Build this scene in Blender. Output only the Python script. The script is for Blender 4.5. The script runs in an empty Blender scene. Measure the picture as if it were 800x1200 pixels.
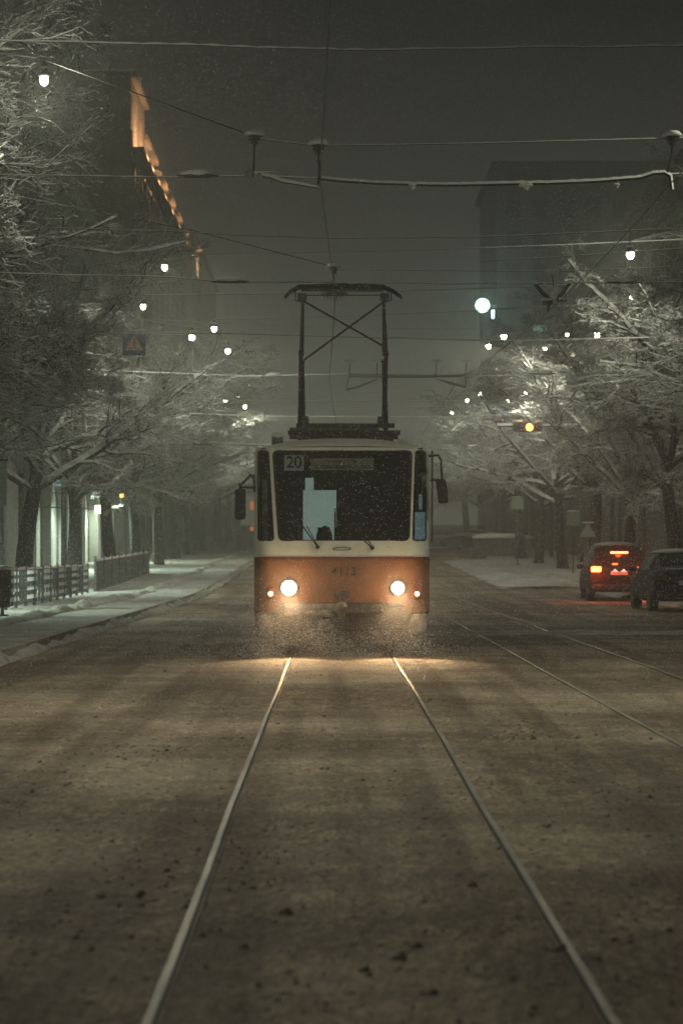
import bpy, bmesh, math, random
from mathutils import Vector, Matrix, noise
from mathutils.geometry import delaunay_2d_cdt
R = math.radians
random.seed(7)
scene = bpy.context.scene
COL = scene.collection

# ------------------------------------------------------------------ picture helpers
F_PX, VX, VY, CH = 2700.0, 388.0, 649.0, 1.45
def X(px, Y): return (px - VX) * Y / F_PX
def Z(py, Y): return CH + (VY - py) * Y / F_PX
def P(px, py, Y): return Vector((X(px, Y), Y, Z(py, Y)))
def gz(y):
    t = y - 78
    if t <= -12: return 0.0
    if t < 12: return 0.019 * (t + 12) ** 2 / 48
    return 0.019 * t

# ------------------------------------------------------------------ materials
def mat(name, col, rough=0.7, metal=0.0, var=0.0, col2=None, scale=6.0, bump=0.0, bscale=30.0, emit=None, estr=0.0, spec=0.5, stretch=None):
    m = bpy.data.materials.new(name); m.use_nodes = True
    nt = m.node_tree; b = nt.nodes['Principled BSDF']
    b.inputs['Base Color'].default_value = (*col, 1)
    b.inputs['Roughness'].default_value = rough
    b.inputs['Metallic'].default_value = metal
    b.inputs['Specular IOR Level'].default_value = spec
    tc = nt.nodes.new('ShaderNodeTexCoord')
    vec = tc.outputs['Object']
    if stretch:
        mp = nt.nodes.new('ShaderNodeMapping'); mp.inputs['Scale'].default_value = stretch
        nt.links.new(vec, mp.inputs['Vector']); vec = mp.outputs['Vector']
    if var or col2:
        n = nt.nodes.new('ShaderNodeTexNoise'); n.inputs['Scale'].default_value = scale; n.inputs['Detail'].default_value = 6
        n.inputs['Roughness'].default_value = 0.65
        nt.links.new(vec, n.inputs['Vector'])
        r = nt.nodes.new('ShaderNodeValToRGB')
        c2 = col2 or tuple(c * (1 - var) for c in col)
        r.color_ramp.elements[0].position = 0.35; r.color_ramp.elements[0].color = (*c2, 1)
        r.color_ramp.elements[1].position = 0.65; r.color_ramp.elements[1].color = (*col, 1)
        nt.links.new(n.outputs['Fac'], r.inputs['Fac']); nt.links.new(r.outputs['Color'], b.inputs['Base Color'])
    if bump:
        n2 = nt.nodes.new('ShaderNodeTexNoise'); n2.inputs['Scale'].default_value = bscale; n2.inputs['Detail'].default_value = 8
        nt.links.new(vec, n2.inputs['Vector'])
        bp = nt.nodes.new('ShaderNodeBump'); bp.inputs['Strength'].default_value = 1.0; bp.inputs['Distance'].default_value = bump
        nt.links.new(n2.outputs['Fac'], bp.inputs['Height']); nt.links.new(bp.outputs['Normal'], b.inputs['Normal'])
    if emit:
        b.inputs['Emission Color'].default_value = (*emit, 1); b.inputs['Emission Strength'].default_value = estr
        m.cycles.emission_sampling = 'NONE'
    return m

M = {}
M['snow'] = mat('snow', (0.72, 0.73, 0.68), 0.6, var=0.12, scale=3, bump=0.02, bscale=12)
M['twig_snow'] = mat('twig_snow', (0.74, 0.76, 0.71), 0.7)
M['branch_snow'] = mat('branch_snow', (0.74, 0.76, 0.70), 0.8, col2=(.30, .30, .28), scale=5)
M['bark'] = mat('bark', (0.045, 0.04, 0.034), 0.9, var=0.5, scale=9, bump=0.02, bscale=25, stretch=(1, 1, .25))
M['twig'] = mat('twig', (0.02, 0.017, 0.015), 0.9)
M['trunk'] = mat('trunk', (0.035, 0.032, 0.028), 0.9, col2=(0.012, 0.011, 0.010), scale=10, bump=0.04, bscale=18, stretch=(1, 1, .2))
M['wire'] = mat('wire', (0.03, 0.03, 0.028), 0.6)
M['steel'] = mat('steel', (0.08, 0.08, 0.075), 0.5, 0.3)
M['rust'] = mat('rust', (0.05, 0.018, 0.013), 0.7, var=0.6, scale=20)
M['rubber'] = mat('rubber', (0.015, 0.015, 0.015), 0.6)
M['cream'] = mat('cream', (0.78, 0.80, 0.68), 0.45, col2=(0.62, 0.63, 0.52), scale=2.5, bump=0.002, bscale=6)
M['orange'] = mat('orange', (0.31, 0.115, 0.034), 0.6, col2=(0.17, 0.07, 0.028), scale=3, bump=0.002, bscale=8)
M['dark_red'] = mat('dark_red', (0.20, 0.03, 0.02), 0.5, var=0.3)
M['under'] = mat('under', (0.04, 0.032, 0.028), 0.8, col2=(0.13, 0.11, 0.10), scale=14)
M['grime'] = mat('grime', (0.34, 0.31, 0.27), 0.8, col2=(0.12, 0.10, 0.085), scale=9)
M['interior'] = mat('interior', (0.06, 0.045, 0.04), 0.8, var=0.4, scale=7)
M['rail_steel'] = mat('rail_steel', (0.42, 0.37, 0.28), 0.42, 0.6, col2=(0.12, 0.10, 0.075), scale=2.2, stretch=(3, 0.35, 1), bump=0.002, bscale=20)
M['groove'] = mat('groove', (0.02, 0.018, 0.015), 0.9)
M['plate_white'] = mat('plate_white', (0.75, 0.75, 0.72), 0.6)
M['black'] = mat('black', (0.01, 0.01, 0.01), 0.6)
M['sign_blue'] = mat('sign_blue', (0.02, 0.05, 0.12), 0.5)
M['sign_tri'] = mat('sign_tri', (0.85, 0.52, 0.38), 0.5)
M['wall_dark'] = mat('wall_dark', (0.12, 0.12, 0.11), 0.9, var=0.3, scale=.4, bump=.01, bscale=3)
M['wall_tan'] = mat('wall_tan', (0.36, 0.27, 0.18), 0.9, var=0.25, scale=.5, bump=.01, bscale=3)
M['wall_pale'] = mat('wall_pale', (0.36, 0.37, 0.32), 0.9, var=0.25, scale=.7, bump=.01, bscale=4)
M['win_dark'] = mat('win_dark', (0.02, 0.022, 0.025), 0.15)
M['win_lit'] = mat('win_lit', (0.3, 0.4, 0.36), 0.4, emit=(0.55, 1.0, 0.85), estr=0.28)
M['shop_lit'] = mat('shop_lit', (0.4, 0.42, 0.34), 0.6, emit=(0.86, 1.0, 0.76), estr=0.17)
M['shop_cyan'] = mat('shop_cyan', (0.3, 0.4, 0.42), 0.5, emit=(0.5, 0.95, 1.0), estr=0.6)
M['lamp_on'] = mat('lamp_on', (0.8, 0.8, 0.7), 0.4, emit=(1.0, 0.97, 0.66), estr=30)
M['head_on'] = mat('head_on', (0.8, 0.8, 0.7), 0.4, emit=(1.0, 0.80, 0.48), estr=40)
M['marker_on'] = mat('marker_on', (0.8, 0.5, 0.3), 0.4, emit=(1.0, 0.50, 0.22), estr=9)
M['side_marker'] = mat('side_marker', (0.8, 0.3, 0.1), 0.4, emit=(1.0, 0.35, 0.08), estr=.3)
M['tail_on'] = mat('tail_on', (0.6, 0.05, 0.02), 0.4, emit=(1.0, 0.09, 0.015), estr=10)
M['tail_hot'] = mat('tail_hot', (0.6, 0.05, 0.02), 0.4, emit=(1.0, 0.15, 0.03), estr=18)
M['amber_on'] = mat('amber_on', (0.8, 0.4, 0.1), 0.4, emit=(1.0, 0.42, 0.10), estr=6)
M['clock_on'] = mat('clock_on', (0.6, 0.8, 0.8), 0.4, emit=(0.62, 1.0, 0.95), estr=2.2)
M['cab_lit'] = mat('cab_lit', (0.3, 0.4, 0.36), 0.5, emit=(0.60, 0.80, 0.68), estr=0.28, var=0.2, scale=5)
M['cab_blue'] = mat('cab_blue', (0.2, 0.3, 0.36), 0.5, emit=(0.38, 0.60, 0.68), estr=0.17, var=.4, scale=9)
M['plate_lit'] = mat('plate_lit', (0.7, 0.7, 0.7), 0.5, emit=(1, .8, .8), estr=.8)
M['car_dark'] = mat('car_dark', (0.010, 0.010, 0.010), 0.55, 0.0, spec=.15)
M['car_red'] = mat('car_red', (0.02, 0.013, 0.012), 0.5, 0.0, spec=.2)
M['car_glass'] = mat('car_glass', (0.015, 0.017, 0.02), 0.12)
M['board'] = mat('board', (0.33, 0.37, 0.30), 0.6)
M['dest'] = mat('dest', (0.16, 0.15, 0.10), 0.7, emit=(.8, .75, .5), estr=0.035)
M['flake'] = mat('flake', (0.85, 0.85, 0.82), 0.8)
M['clod'] = mat('clod', (0.10, 0.08, 0.06), 0.9, var=.4, scale=20)

def glass_mat():
    m = bpy.data.materials.new('tram_glass'); m.use_nodes = True
    nt = m.node_tree; nt.nodes.clear()
    o = nt.nodes.new('ShaderNodeOutputMaterial'); mx = nt.nodes.new('ShaderNodeMixShader')
    t = nt.nodes.new('ShaderNodeBsdfTransparent'); t.inputs['Color'].default_value = (0.72, 0.76, 0.76, 1)
    g = nt.nodes.new('ShaderNodeBsdfGlossy'); g.inputs['Roughness'].default_value = 0.05; g.inputs['Color'].default_value = (0.9, 0.9, 0.9, 1)
    f = nt.nodes.new('ShaderNodeFresnel'); f.inputs['IOR'].default_value = 1.5
    nt.links.new(f.outputs[0], mx.inputs[0]); nt.links.new(t.outputs[0], mx.inputs[1]); nt.links.new(g.outputs[0], mx.inputs[2])
    nt.links.new(mx.outputs[0], o.inputs['Surface'])
    return m
M['glass'] = glass_mat()

def slush_mat():
    """packed, driven-over snow: pale crust worn to brown slush, tyre tracks along the street"""
    m = bpy.data.materials.new('packed_snow'); m.use_nodes = True
    nt = m.node_tree; b = nt.nodes['Principled BSDF']; L = nt.links.new
    tc = nt.nodes.new('ShaderNodeTexCoord')
    def nz(scale, det=6, st=(1, 1, 1), rough=.6, dist=0):
        mp = nt.nodes.new('ShaderNodeMapping'); mp.inputs['Scale'].default_value = st; L(tc.outputs['Object'], mp.inputs['Vector'])
        n = nt.nodes.new('ShaderNodeTexNoise'); n.inputs['Scale'].default_value = scale; n.inputs['Detail'].default_value = det
        n.inputs['Roughness'].default_value = rough; n.inputs['Distortion'].default_value = dist
        L(mp.outputs['Vector'], n.inputs['Vector']); return n.outputs['Fac']
    def ramp(fac, p0, p1, c0=(0, 0, 0), c1=(1, 1, 1)):
        r = nt.nodes.new('ShaderNodeValToRGB'); r.color_ramp.elements[0].position = p0; r.color_ramp.elements[1].position = p1
        r.color_ramp.elements[0].color = (*c0, 1); r.color_ramp.elements[1].color = (*c1, 1); L(fac, r.inputs['Fac']); return r.outputs['Color']
    def mix(f, a, bb, mode='MIX'):
        x = nt.nodes.new('ShaderNodeMix'); x.data_type = 'RGBA'; x.blend_type = mode
        if isinstance(f, float): x.inputs[0].default_value = f
        else: L(f, x.inputs[0])
        for s, v in ((6, a), (7, bb)):
            if isinstance(v, tuple): x.inputs[s].default_value = (*v, 1)
            else: L(v, x.inputs[s])
        return x.outputs[2]
    fine = nz(26, 4, (1, .38, 1), .7); mid = nz(6.5, 5, (1, .5, 1), .65, .4); big = nz(.30, 3, (1, .8, 1)); tracks = nz(1.9, 4, (1, .03, 1), .5); speck = nz(17, 3, (1, .4, 1))
    cross = nz(.5, 3, (.10, .75, 1)); clump = nz(2.2, 4, (1, .6, 1), .6)
    c = mix(ramp(mid, .45, .56), (.32, .21, .115), (.80, .60, .37))
    c = mix(ramp(fine, .46, .54), mix(.78, c, (.035, .021, .012)), c)
    c = mix(ramp(clump, .44, .60), mix(.45, c, (.10, .07, .048)), c)
    c = mix(ramp(big, .42, .58), mix(.45, c, (.075, .05, .03)), mix(.38, c, (.74, .62, .45)))
    c = mix(ramp(tracks, .46, .60), mix(.12, c, (.72, .62, .45)), mix(.52, c, (.11, .075, .048)))
    c = mix(ramp(cross, .50, .60), c, mix(.34, c, (.09, .058, .036)))  # darker bands across the street, mixed into the base colour
    c = mix(ramp(speck, .62, .66), c, (.022, .015, .010))
    L(c, b.inputs['Base Color'])
    b.inputs['Roughness'].default_value = .72; b.inputs['Specular IOR Level'].default_value = .35
    ad = nt.nodes.new('ShaderNodeMath'); ad.operation = 'MULTIPLY_ADD'; ad.inputs[1].default_value = .5; L(fine, ad.inputs[0]); L(mid, ad.inputs[2])
    bp = nt.nodes.new('ShaderNodeBump'); bp.inputs['Distance'].default_value = .10; bp.inputs['Strength'].default_value = .9
    L(ad.outputs[0], bp.inputs['Height']); L(bp.outputs['Normal'], b.inputs['Normal'])
    return m
M['slush'] = slush_mat()

# ------------------------------------------------------------------ object helpers
def tag(o, label=None, cat=None, group=None, kind=None):
    if label: o['label'] = label
    if cat: o['category'] = cat
    if group: o['group'] = group
    if kind: o['kind'] = kind
    return o
def thing(name, label, cat, loc=(0, 0, 0), group=None, rz=0):
    o = bpy.data.objects.new(name, None); COL.objects.link(o); o.location = loc; o.rotation_euler[2] = rz
    o.empty_display_size = .2
    return tag(o, label, cat, group)
class MB:
    """collects geometry for one mesh"""
    def __init__(s): s.v = []; s.f = []; s.m = []
    def add(s, vs, fs, mi=0):
        b = len(s.v); s.v.extend([tuple(v) for v in vs]); s.f.extend([tuple(b + i for i in f) for f in fs]); s.m.extend([mi] * len(fs)); return s
    def box(s, c, d, mi=0, rz=0):
        cx, cy, cz = c; dx, dy, dz = d[0] / 2, d[1] / 2, d[2] / 2
        ca, sa = math.cos(rz), math.sin(rz)
        vs = []
        for sz in (-1, 1):
            for sx, sy in ((-1, -1), (1, -1), (1, 1), (-1, 1)):
                x, y = sx * dx, sy * dy
                vs.append((cx + x * ca - y * sa, cy + x * sa + y * ca, cz + sz * dz))
        return s.add(vs, [(0, 3, 2, 1), (4, 5, 6, 7), (0, 1, 5, 4), (1, 2, 6, 5), (2, 3, 7, 6), (3, 0, 4, 7)], mi)
    def tube(s, pts, r, sides=8, mi=0, cap=True):
        pts = [Vector(p) for p in pts]; n = len(pts)
        rs = r if isinstance(r, (list, tuple)) else [r] * n
        vs = []; fs = []
        ref = None
        for i, p in enumerate(pts):
            d = (pts[min(i + 1, n - 1)] - pts[max(i - 1, 0)]).normalized()
            if ref is None:
                ref = d.cross(Vector((0, 0, 1)))
                if ref.length < .1: ref = Vector((1, 0, 0))
                ref = (ref - d * ref.dot(d)).normalized()
            else: ref = (ref - d * ref.dot(d)).normalized()
            u = ref.cross(d)
            for k in range(sides):
                a = 2 * math.pi * k / sides
                vs.append(p + (ref * math.cos(a) + u * math.sin(a)) * rs[i])
        for i in range(n - 1):
            for k in range(sides):
                k2 = (k + 1) % sides
                fs.append((i * sides + k, i * sides + k2, (i + 1) * sides + k2, (i + 1) * sides + k))
        if cap:
            fs.append(tuple(range(sides - 1, -1, -1))); fs.append(tuple((n - 1) * sides + k for k in range(sides)))
        return s.add(vs, fs, mi)
    def lathe(s, prof, c=(0, 0, 0), sides=14, mi=0, axis='z'):
        vs = []; fs = []
        for r, z in prof:
            for k in range(sides):
                a = 2 * math.pi * k / sides
                if axis == 'z': vs.append((c[0] + r * math.cos(a), c[1] + r * math.sin(a), c[2] + z))
                elif axis == 'y': vs.append((c[0] + r * math.cos(a), c[1] + z, c[2] + r * math.sin(a)))
                else: vs.append((c[0] + z, c[1] + r * math.cos(a), c[2] + r * math.sin(a)))
        n = len(prof)
        for i in range(n - 1):
            for k in range(sides):
                k2 = (k + 1) % sides
                fs.append((i * sides + k, i * sides + k2, (i + 1) * sides + k2, (i + 1) * sides + k))
        fs.append(tuple(range(sides - 1, -1, -1))); fs.append(tuple((n - 1) * sides + k for k in range(sides)))
        return s.add(vs, fs, mi)
    def blob(s, c, d, mi=0, seed=0, rough=.25, flat=False):
        bm = bmesh.new(); bmesh.ops.create_icosphere(bm, subdivisions=2, radius=1)
        vs = []
        for v in bm.verts:
            k = 1 + rough * noise.noise(v.co * 1.7 + Vector((seed * 3.1, 0, 0)))
            z = v.co.z
            if flat and z < 0: z *= .25
            vs.append((c[0] + v.co.x * d[0] / 2 * k, c[1] + v.co.y * d[1] / 2 * k, c[2] + z * d[2] / 2 * k))
        fs = [tuple(l.index for l in f.verts) for f in bm.faces]
        bm.free(); return s.add(vs, fs, mi)
    def twig(s, pts, rs, snow, mb=0, ms=1, wide=0.0):
        """a branch or wire: dark below, a ridge of snow lying along its top"""
        n = len(pts); vs = []; fs = []; mi = []
        for i, p in enumerate(pts):
            d = (pts[min(i + 1, n - 1)] - pts[max(i - 1, 0)])
            if d.length < 1e-6: d = Vector((1, 0, 0))
            d.normalize(); h = math.sqrt(max(0, 1 - d.z * d.z))
            sd = Vector((d.y, -d.x, 0))
            if sd.length < 1e-3: sd = Vector((1, 0, 0))
            sd.normalize(); u = sd.cross(d); r = rs[i]; sn = snow * h * (1 + .6 * math.sin(i * 2.3 + p.x * 5))
            vs += [p - u * r, p + sd * (r + wide * h), p + u * (r + sn), p - sd * (r + wide * h)]
        for i in range(n - 1):
            a = i * 4; b = a + 4
            for k in range(4):
                k2 = (k + 1) % 4
                fs.append((a + k, a + k2, b + k2, b + k)); mi.append(ms if (k in (1, 2) and snow > 0) else mb)
        b0 = len(s.v); s.v.extend([tuple(v) for v in vs]); s.f.extend([tuple(b0 + i for i in f) for f in fs]); s.m.extend(mi)
        return s
    def build(s, name, mats, parent=None, smooth=False, loc=None):
        me = bpy.data.meshes.new(name); me.from_pydata(s.v, [], s.f)
        if not isinstance(mats, (list, tuple)): mats = [mats]
        for m in mats: me.materials.append(M[m] if isinstance(m, str) else m)
        me.polygons.foreach_set('material_index', s.m)
        if smooth: me.polygons.foreach_set('use_smooth', [True] * len(s.f))
        me.update()
        o = bpy.data.objects.new(name, me); COL.objects.link(o)
        if parent: o.parent = parent
        if loc: o.location = loc
        return o
def copy_tree(src, parent=None):
    c = src.copy(); COL.objects.link(c)
    if parent: c.parent = parent
    for ch in src.children: copy_tree(ch, c)
    return c
def bevel(o, w=.01, seg=2):
    m = o.modifiers.new('bevel', 'BEVEL'); m.width = w; m.segments = seg; m.limit_method = 'ANGLE'; return o
def point_light(name, loc, power, col, radius, parent=None, typ='POINT', rot=None, size=None, blend=None):
    l = bpy.data.lights.new(name, typ); l.energy = power; l.color = col; l.shadow_soft_size = radius
    if typ == 'SPOT': l.spot_size = size; l.spot_blend = blend
    o = bpy.data.objects.new(name, l); COL.objects.link(o); o.location = loc
    if rot: o.rotation_euler = rot
    if parent: o.parent = parent
    return o
def text_mesh(name, s, size, mt, loc, parent=None, extrude=0.001, sx=1, spacing=1.0):
    cu = bpy.data.curves.new(name, 'FONT'); cu.body = s; cu.size = size; cu.align_x = 'CENTER'; cu.align_y = 'CENTER'; cu.extrude = extrude
    cu.space_character = spacing; cu.offset = size * .012
    to = bpy.data.objects.new('tmp', cu); COL.objects.link(to)
    dg = bpy.context.evaluated_depsgraph_get(); me = bpy.data.meshes.new_from_object(to.evaluated_get(dg))
    bpy.data.objects.remove(to)
    me.name = name; me.materials.clear(); me.materials.append(M[mt])
    me.transform(Matrix.Rotation(R(90), 4, 'X') @ Matrix.Scale(sx, 4, (1, 0, 0)))
    o = bpy.data.objects.new(name, me); COL.objects.link(o); o.location = loc
    if parent: o.parent = parent
    return o

# ------------------------------------------------------------------ camera, world, haze
cam = bpy.data.cameras.new('camera'); co = bpy.data.objects.new('camera', cam); COL.objects.link(co)
co.location = (0, 0, CH); co.rotation_euler = (R(90), 0, 0)
cam.sensor_fit = 'VERTICAL'; cam.sensor_height = 36; cam.sensor_width = 24; cam.lens = 36 * F_PX / 1200
cam.shift_x = 12 / 1200; cam.shift_y = 49 / 1200
cam.clip_end = 3000; cam.clip_start = .1
cam.dof.use_dof = True; cam.dof.focus_distance = 33; cam.dof.aperture_fstop = 3.2
scene.camera = co

w = bpy.data.worlds.new('World'); scene.world = w; w.use_nodes = True
nt = w.node_tree; nt.nodes.clear()
out = nt.nodes.new('ShaderNodeOutputWorld')
sky = nt.nodes.new('ShaderNodeTexSky'); sky.sky_type = 'NISHITA'; sky.sun_disc = False; sky.sun_elevation = R(-4); sky.sun_rotation = R(180)
bg1 = nt.nodes.new('ShaderNodeBackground'); bg1.inputs['Strength'].default_value = 0.05
nt.links.new(sky.outputs[0], bg1.inputs['Color'])
tc = nt.nodes.new('ShaderNodeTexCoord'); sp = nt.nodes.new('ShaderNodeSeparateXYZ'); nt.links.new(tc.outputs['Generated'], sp.inputs[0])
rp = nt.nodes.new('ShaderNodeValToRGB'); cr = rp.color_ramp
cr.elements[0].position = 0.0; cr.elements[0].color = (.27, .275, .225, 1)
cr.elements[1].position = 1.0; cr.elements[1].color = (.022, .022, .021, 1)
e = cr.elements.new(.07); e.color = (.150, .154, .130, 1)
e = cr.elements.new(.135); e.color = (.062, .063, .056, 1)
e = cr.elements.new(.24); e.color = (.018, .018, .0175, 1)
nt.links.new(sp.outputs['Z'], rp.inputs['Fac'])
bg2 = nt.nodes.new('ShaderNodeBackground'); bg2.inputs['Strength'].default_value = 0.46
nt.links.new(rp.outputs['Color'], bg2.inputs['Color'])
ads = nt.nodes.new('ShaderNodeAddShader'); nt.links.new(bg1.outputs[0], ads.inputs[0]); nt.links.new(bg2.outputs[0], ads.inputs[1])
nt.links.new(ads.outputs[0], out.inputs['Surface'])

def vol_mat(name, col, dens, g):
    m = bpy.data.materials.new(name); m.use_nodes = True; nt = m.node_tree; nt.nodes.clear()
    o = nt.nodes.new('ShaderNodeOutputMaterial'); v = nt.nodes.new('ShaderNodeVolumePrincipled')
    v.inputs['Color'].default_value = (*col, 1); v.inputs['Density'].default_value = dens; v.inputs['Anisotropy'].default_value = g
    nt.links.new(v.outputs[0], o.inputs['Volume']); return m
hz = MB().box((0, 190, 34), (240, 540, 72)).build('haze', vol_mat('haze', (.93, .95, .88), .0027, .78))
tag(hz, 'thin snowy haze filling the night street', 'haze', kind='stuff')

# ------------------------------------------------------------------ ground
def strip(name, x0, x1, y0, y1, dz, mt, nx=4, ny=60, rough=0.0, label=None):
    b = MB(); vs = []; fs = []
    for j in range(ny + 1):
        y = y0 + (y1 - y0) * j / ny
        for i in range(nx + 1):
            x = x0 + (x1 - x0) * i / nx
            z = gz(y) + dz
            if rough and 0 < i < nx: z += rough * (noise.noise(Vector((x * .9, y * .6, 3))) + .5 * noise.noise(Vector((x * 3, y * 2, 8))))
            vs.append((x, y, z))
    for j in range(ny):
        for i in range(nx):
            a = j * (nx + 1) + i; fs.append((a, a + 1, a + nx + 2, a + nx + 1))
    b.add(vs, fs); o = b.build(name, mt, smooth=True); tag(o, label, kind='structure'); return o
strip('ground', -110, 110, -60, 440, -.02, 'snow', 8, 100)
strip('road', -4.42, 9.62, -40, 430, .0, 'slush', 28, 400, .012)
def slab(name, x0, x1, y0, y1, top, mt, rough=.02):
    o = strip(name, x0, x1, y0, y1, top, mt, 14, 240, rough)
    return o
M['walk'] = mat('walk_snow', (0.60, 0.61, 0.55), 0.7, col2=(.34, .33, .28), scale=1.2, bump=.05, bscale=5)
slab('pavement_left', -12.9, -4.60, -40, 430, .14, 'walk', .04)
slab('pavement_right', 9.80, 15.0, -40, 430, .14, 'walk', .04)
def ridge(name, xc, y0, y1, w, h, mt, seed, ny=420, base=0.0):
    b = MB(); vs = []; fs = []; nx = 8
    for j in range(ny + 1):
        y = y0 + (y1 - y0) * j / ny
        wob = .10 * noise.noise(Vector((seed, y * .35, 0)))
        hh = h * (.65 + .7 * noise.noise(Vector((seed + 5, y * .8, 0))) + .35 * noise.noise(Vector((seed + 9, y * 3.1, 0))))
        for i in range(nx + 1):
            t = i / nx * 2 - 1
            prof = max(0, 1 - t * t) ** .7
            z = base + gz(y) - .01 + max(.03, hh) * prof * (1 + .35 * noise.noise(Vector((t * 2, y * 4, seed))))
            vs.append((xc + wob + t * w / 2, y, z))
    for j in range(ny):
        for i in range(nx):
            a = j * (nx + 1) + i; fs.append((a, a + 1, a + nx + 2, a + nx + 1))
    b.add(vs, fs); return tag(b.build(name, mt, smooth=True), None, kind='structure')
M['bank'] = mat('bank_snow', (0.62, 0.62, 0.55), 0.7, col2=(.28, .25, .20), scale=2.6, bump=.04, bscale=9)
for sgn, xk, nm in ((-1, -4.51, 'kerb_left'), (1, 9.71, 'kerb_right')):
    b = MB()
    for j in range(160):
        y0 = -20 + j * 2.8; b.add([(xk - .085, y0, gz(y0) - .05), (xk + .085, y0, gz(y0) - .05), (xk + .085, y0, gz(y0) + .15), (xk - .085, y0, gz(y0) + .15),
                                  (xk - .085, y0 + 2.79, gz(y0 + 2.79) - .05), (xk + .085, y0 + 2.79, gz(y0 + 2.79) - .05), (xk + .085, y0 + 2.79, gz(y0 + 2.79) + .15), (xk - .085, y0 + 2.79, gz(y0 + 2.79) + .15)],
                                 [(0, 1, 2, 3), (4, 7, 6, 5), (0, 3, 7, 4), (1, 5, 6, 2), (3, 2, 6, 7)])
    tag(b.build(nm, 'bank'), None, kind='structure')
ridge('snow_bank_ground', -4.55, 20, 300, .62, .17, 'bank', 1.3)
ridge('snow_bank_ground', 9.62, 20, 300, .75, .20, 'bank', 4.3)
ridge('snow_bank_ground', -6.1, 30, 200, .5, .16, 'bank', 7.3, base=.13)
# unploughed snow in the parking lane far right, and a low pale strip laid across the street
ridge('snow_patch_ground', 7.9, 86, 132, 3.3, .12, 'walk', 14.3, 120)
b = MB(); vs = []; fs = []
for j in range(7):
    for i in range(141):
        x = -4.3 + i * .0986; t = j / 6 * 2 - 1
        y = 41.9 + t * (1.0 + .5 * noise.noise(Vector((x * .5, 0, 1)))) + .3 * noise.noise(Vector((x * .3, 4, 1)))
        vs.append((x, y, -.012 + (.0 if x < 1.2 else 1) * (.055 + .035 * noise.noise(Vector((x * 1.3, t, 2)))) * max(0, 1 - t * t) ** .6))
for j in range(6):
    for i in range(140):
        a = j * 141 + i; fs.append((a, a + 1, a + 142, a + 141))
tag(MB().add(vs, fs).build('pale_strip_ground', 'bank', smooth=True), None, kind='structure')

# grooved tram rails
def rail(xc, inner, label):
    hd = MB(); gr = MB()
    y = -2.0; prev = None
    ys = [ -2 + i * 2.5 for i in range(150)]
    for a, b_ in zip(ys[:-1], ys[1:]):
        wob = lambda yy: .006 * math.sin(yy * .31 + xc) + .004 * math.sin(yy * .83)
        for (m_, lo, hi, z) in ((hd, -.017, .013, .013), (gr, .013, .028, .007), (hd, .028, .031, .008)):
            def q(t, yy): return (xc + wob(yy) + inner * t, yy, gz(yy))
            c = [q(lo, a), q(hi, a), q(hi, b_), q(lo, b_)]
            vs = [(p[0], p[1], p[2] - .03) for p in c] + [(p[0], p[1], p[2] + z) for p in c]
            m_.add(vs, [(4, 5, 6, 7), (0, 1, 5, 4), (1, 2, 6, 5), (2, 3, 7, 6), (3, 0, 4, 7)])
    root = thing('tram_rail', label, 'rail', (0, 0, 0), 'rails set in the snowy street')
    hd.build('rail_head', 'rail_steel', root); gr.build('groove', 'groove', root)
TX = .15
rail(TX - .7175, 1, 'left rail of the two shining rails running out from under the tram')
rail(TX + .7175, -1, 'right rail of the two shining rails running out from under the tram')
rail(2.62, 1, 'nearer rail of the empty track to the right of the tram')
rail(4.05, -1, 'farther rail of the empty track, nearest the parked cars')

# slush clods
b = MB(); rnd = random.Random(3)
for i in range(4200):
    y = 6 + 34 * rnd.random() ** 1.3; x = rnd.uniform(-4.4, 9) if y > 22 else rnd.uniform(-.17 * y - .3, .19 * y + .3)
    if noise.noise(Vector((x * .8, y * .5, 21))) < .0 and rnd.random() < .75: continue
    s = rnd.uniform(.007, .024) * (1 if rnd.random() < .95 else 2.0)
    vs = []
    for k in range(6):
        a = k * math.pi / 3 + rnd.random(); vs.append((x + s * math.cos(a) * rnd.uniform(.6, 1.2), y + s * math.sin(a) * rnd.uniform(.6, 1.4), -.008))
    vs.append((x + s * .4, y, s * rnd.uniform(.3, .6)))
    b.add(vs, [(k, (k + 1) % 6, 6) for k in range(6)])
tag(b.build('slush_clods', 'clod'), 'dark clods of slush scattered over the packed snow', 'slush', kind='stuff')

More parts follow.
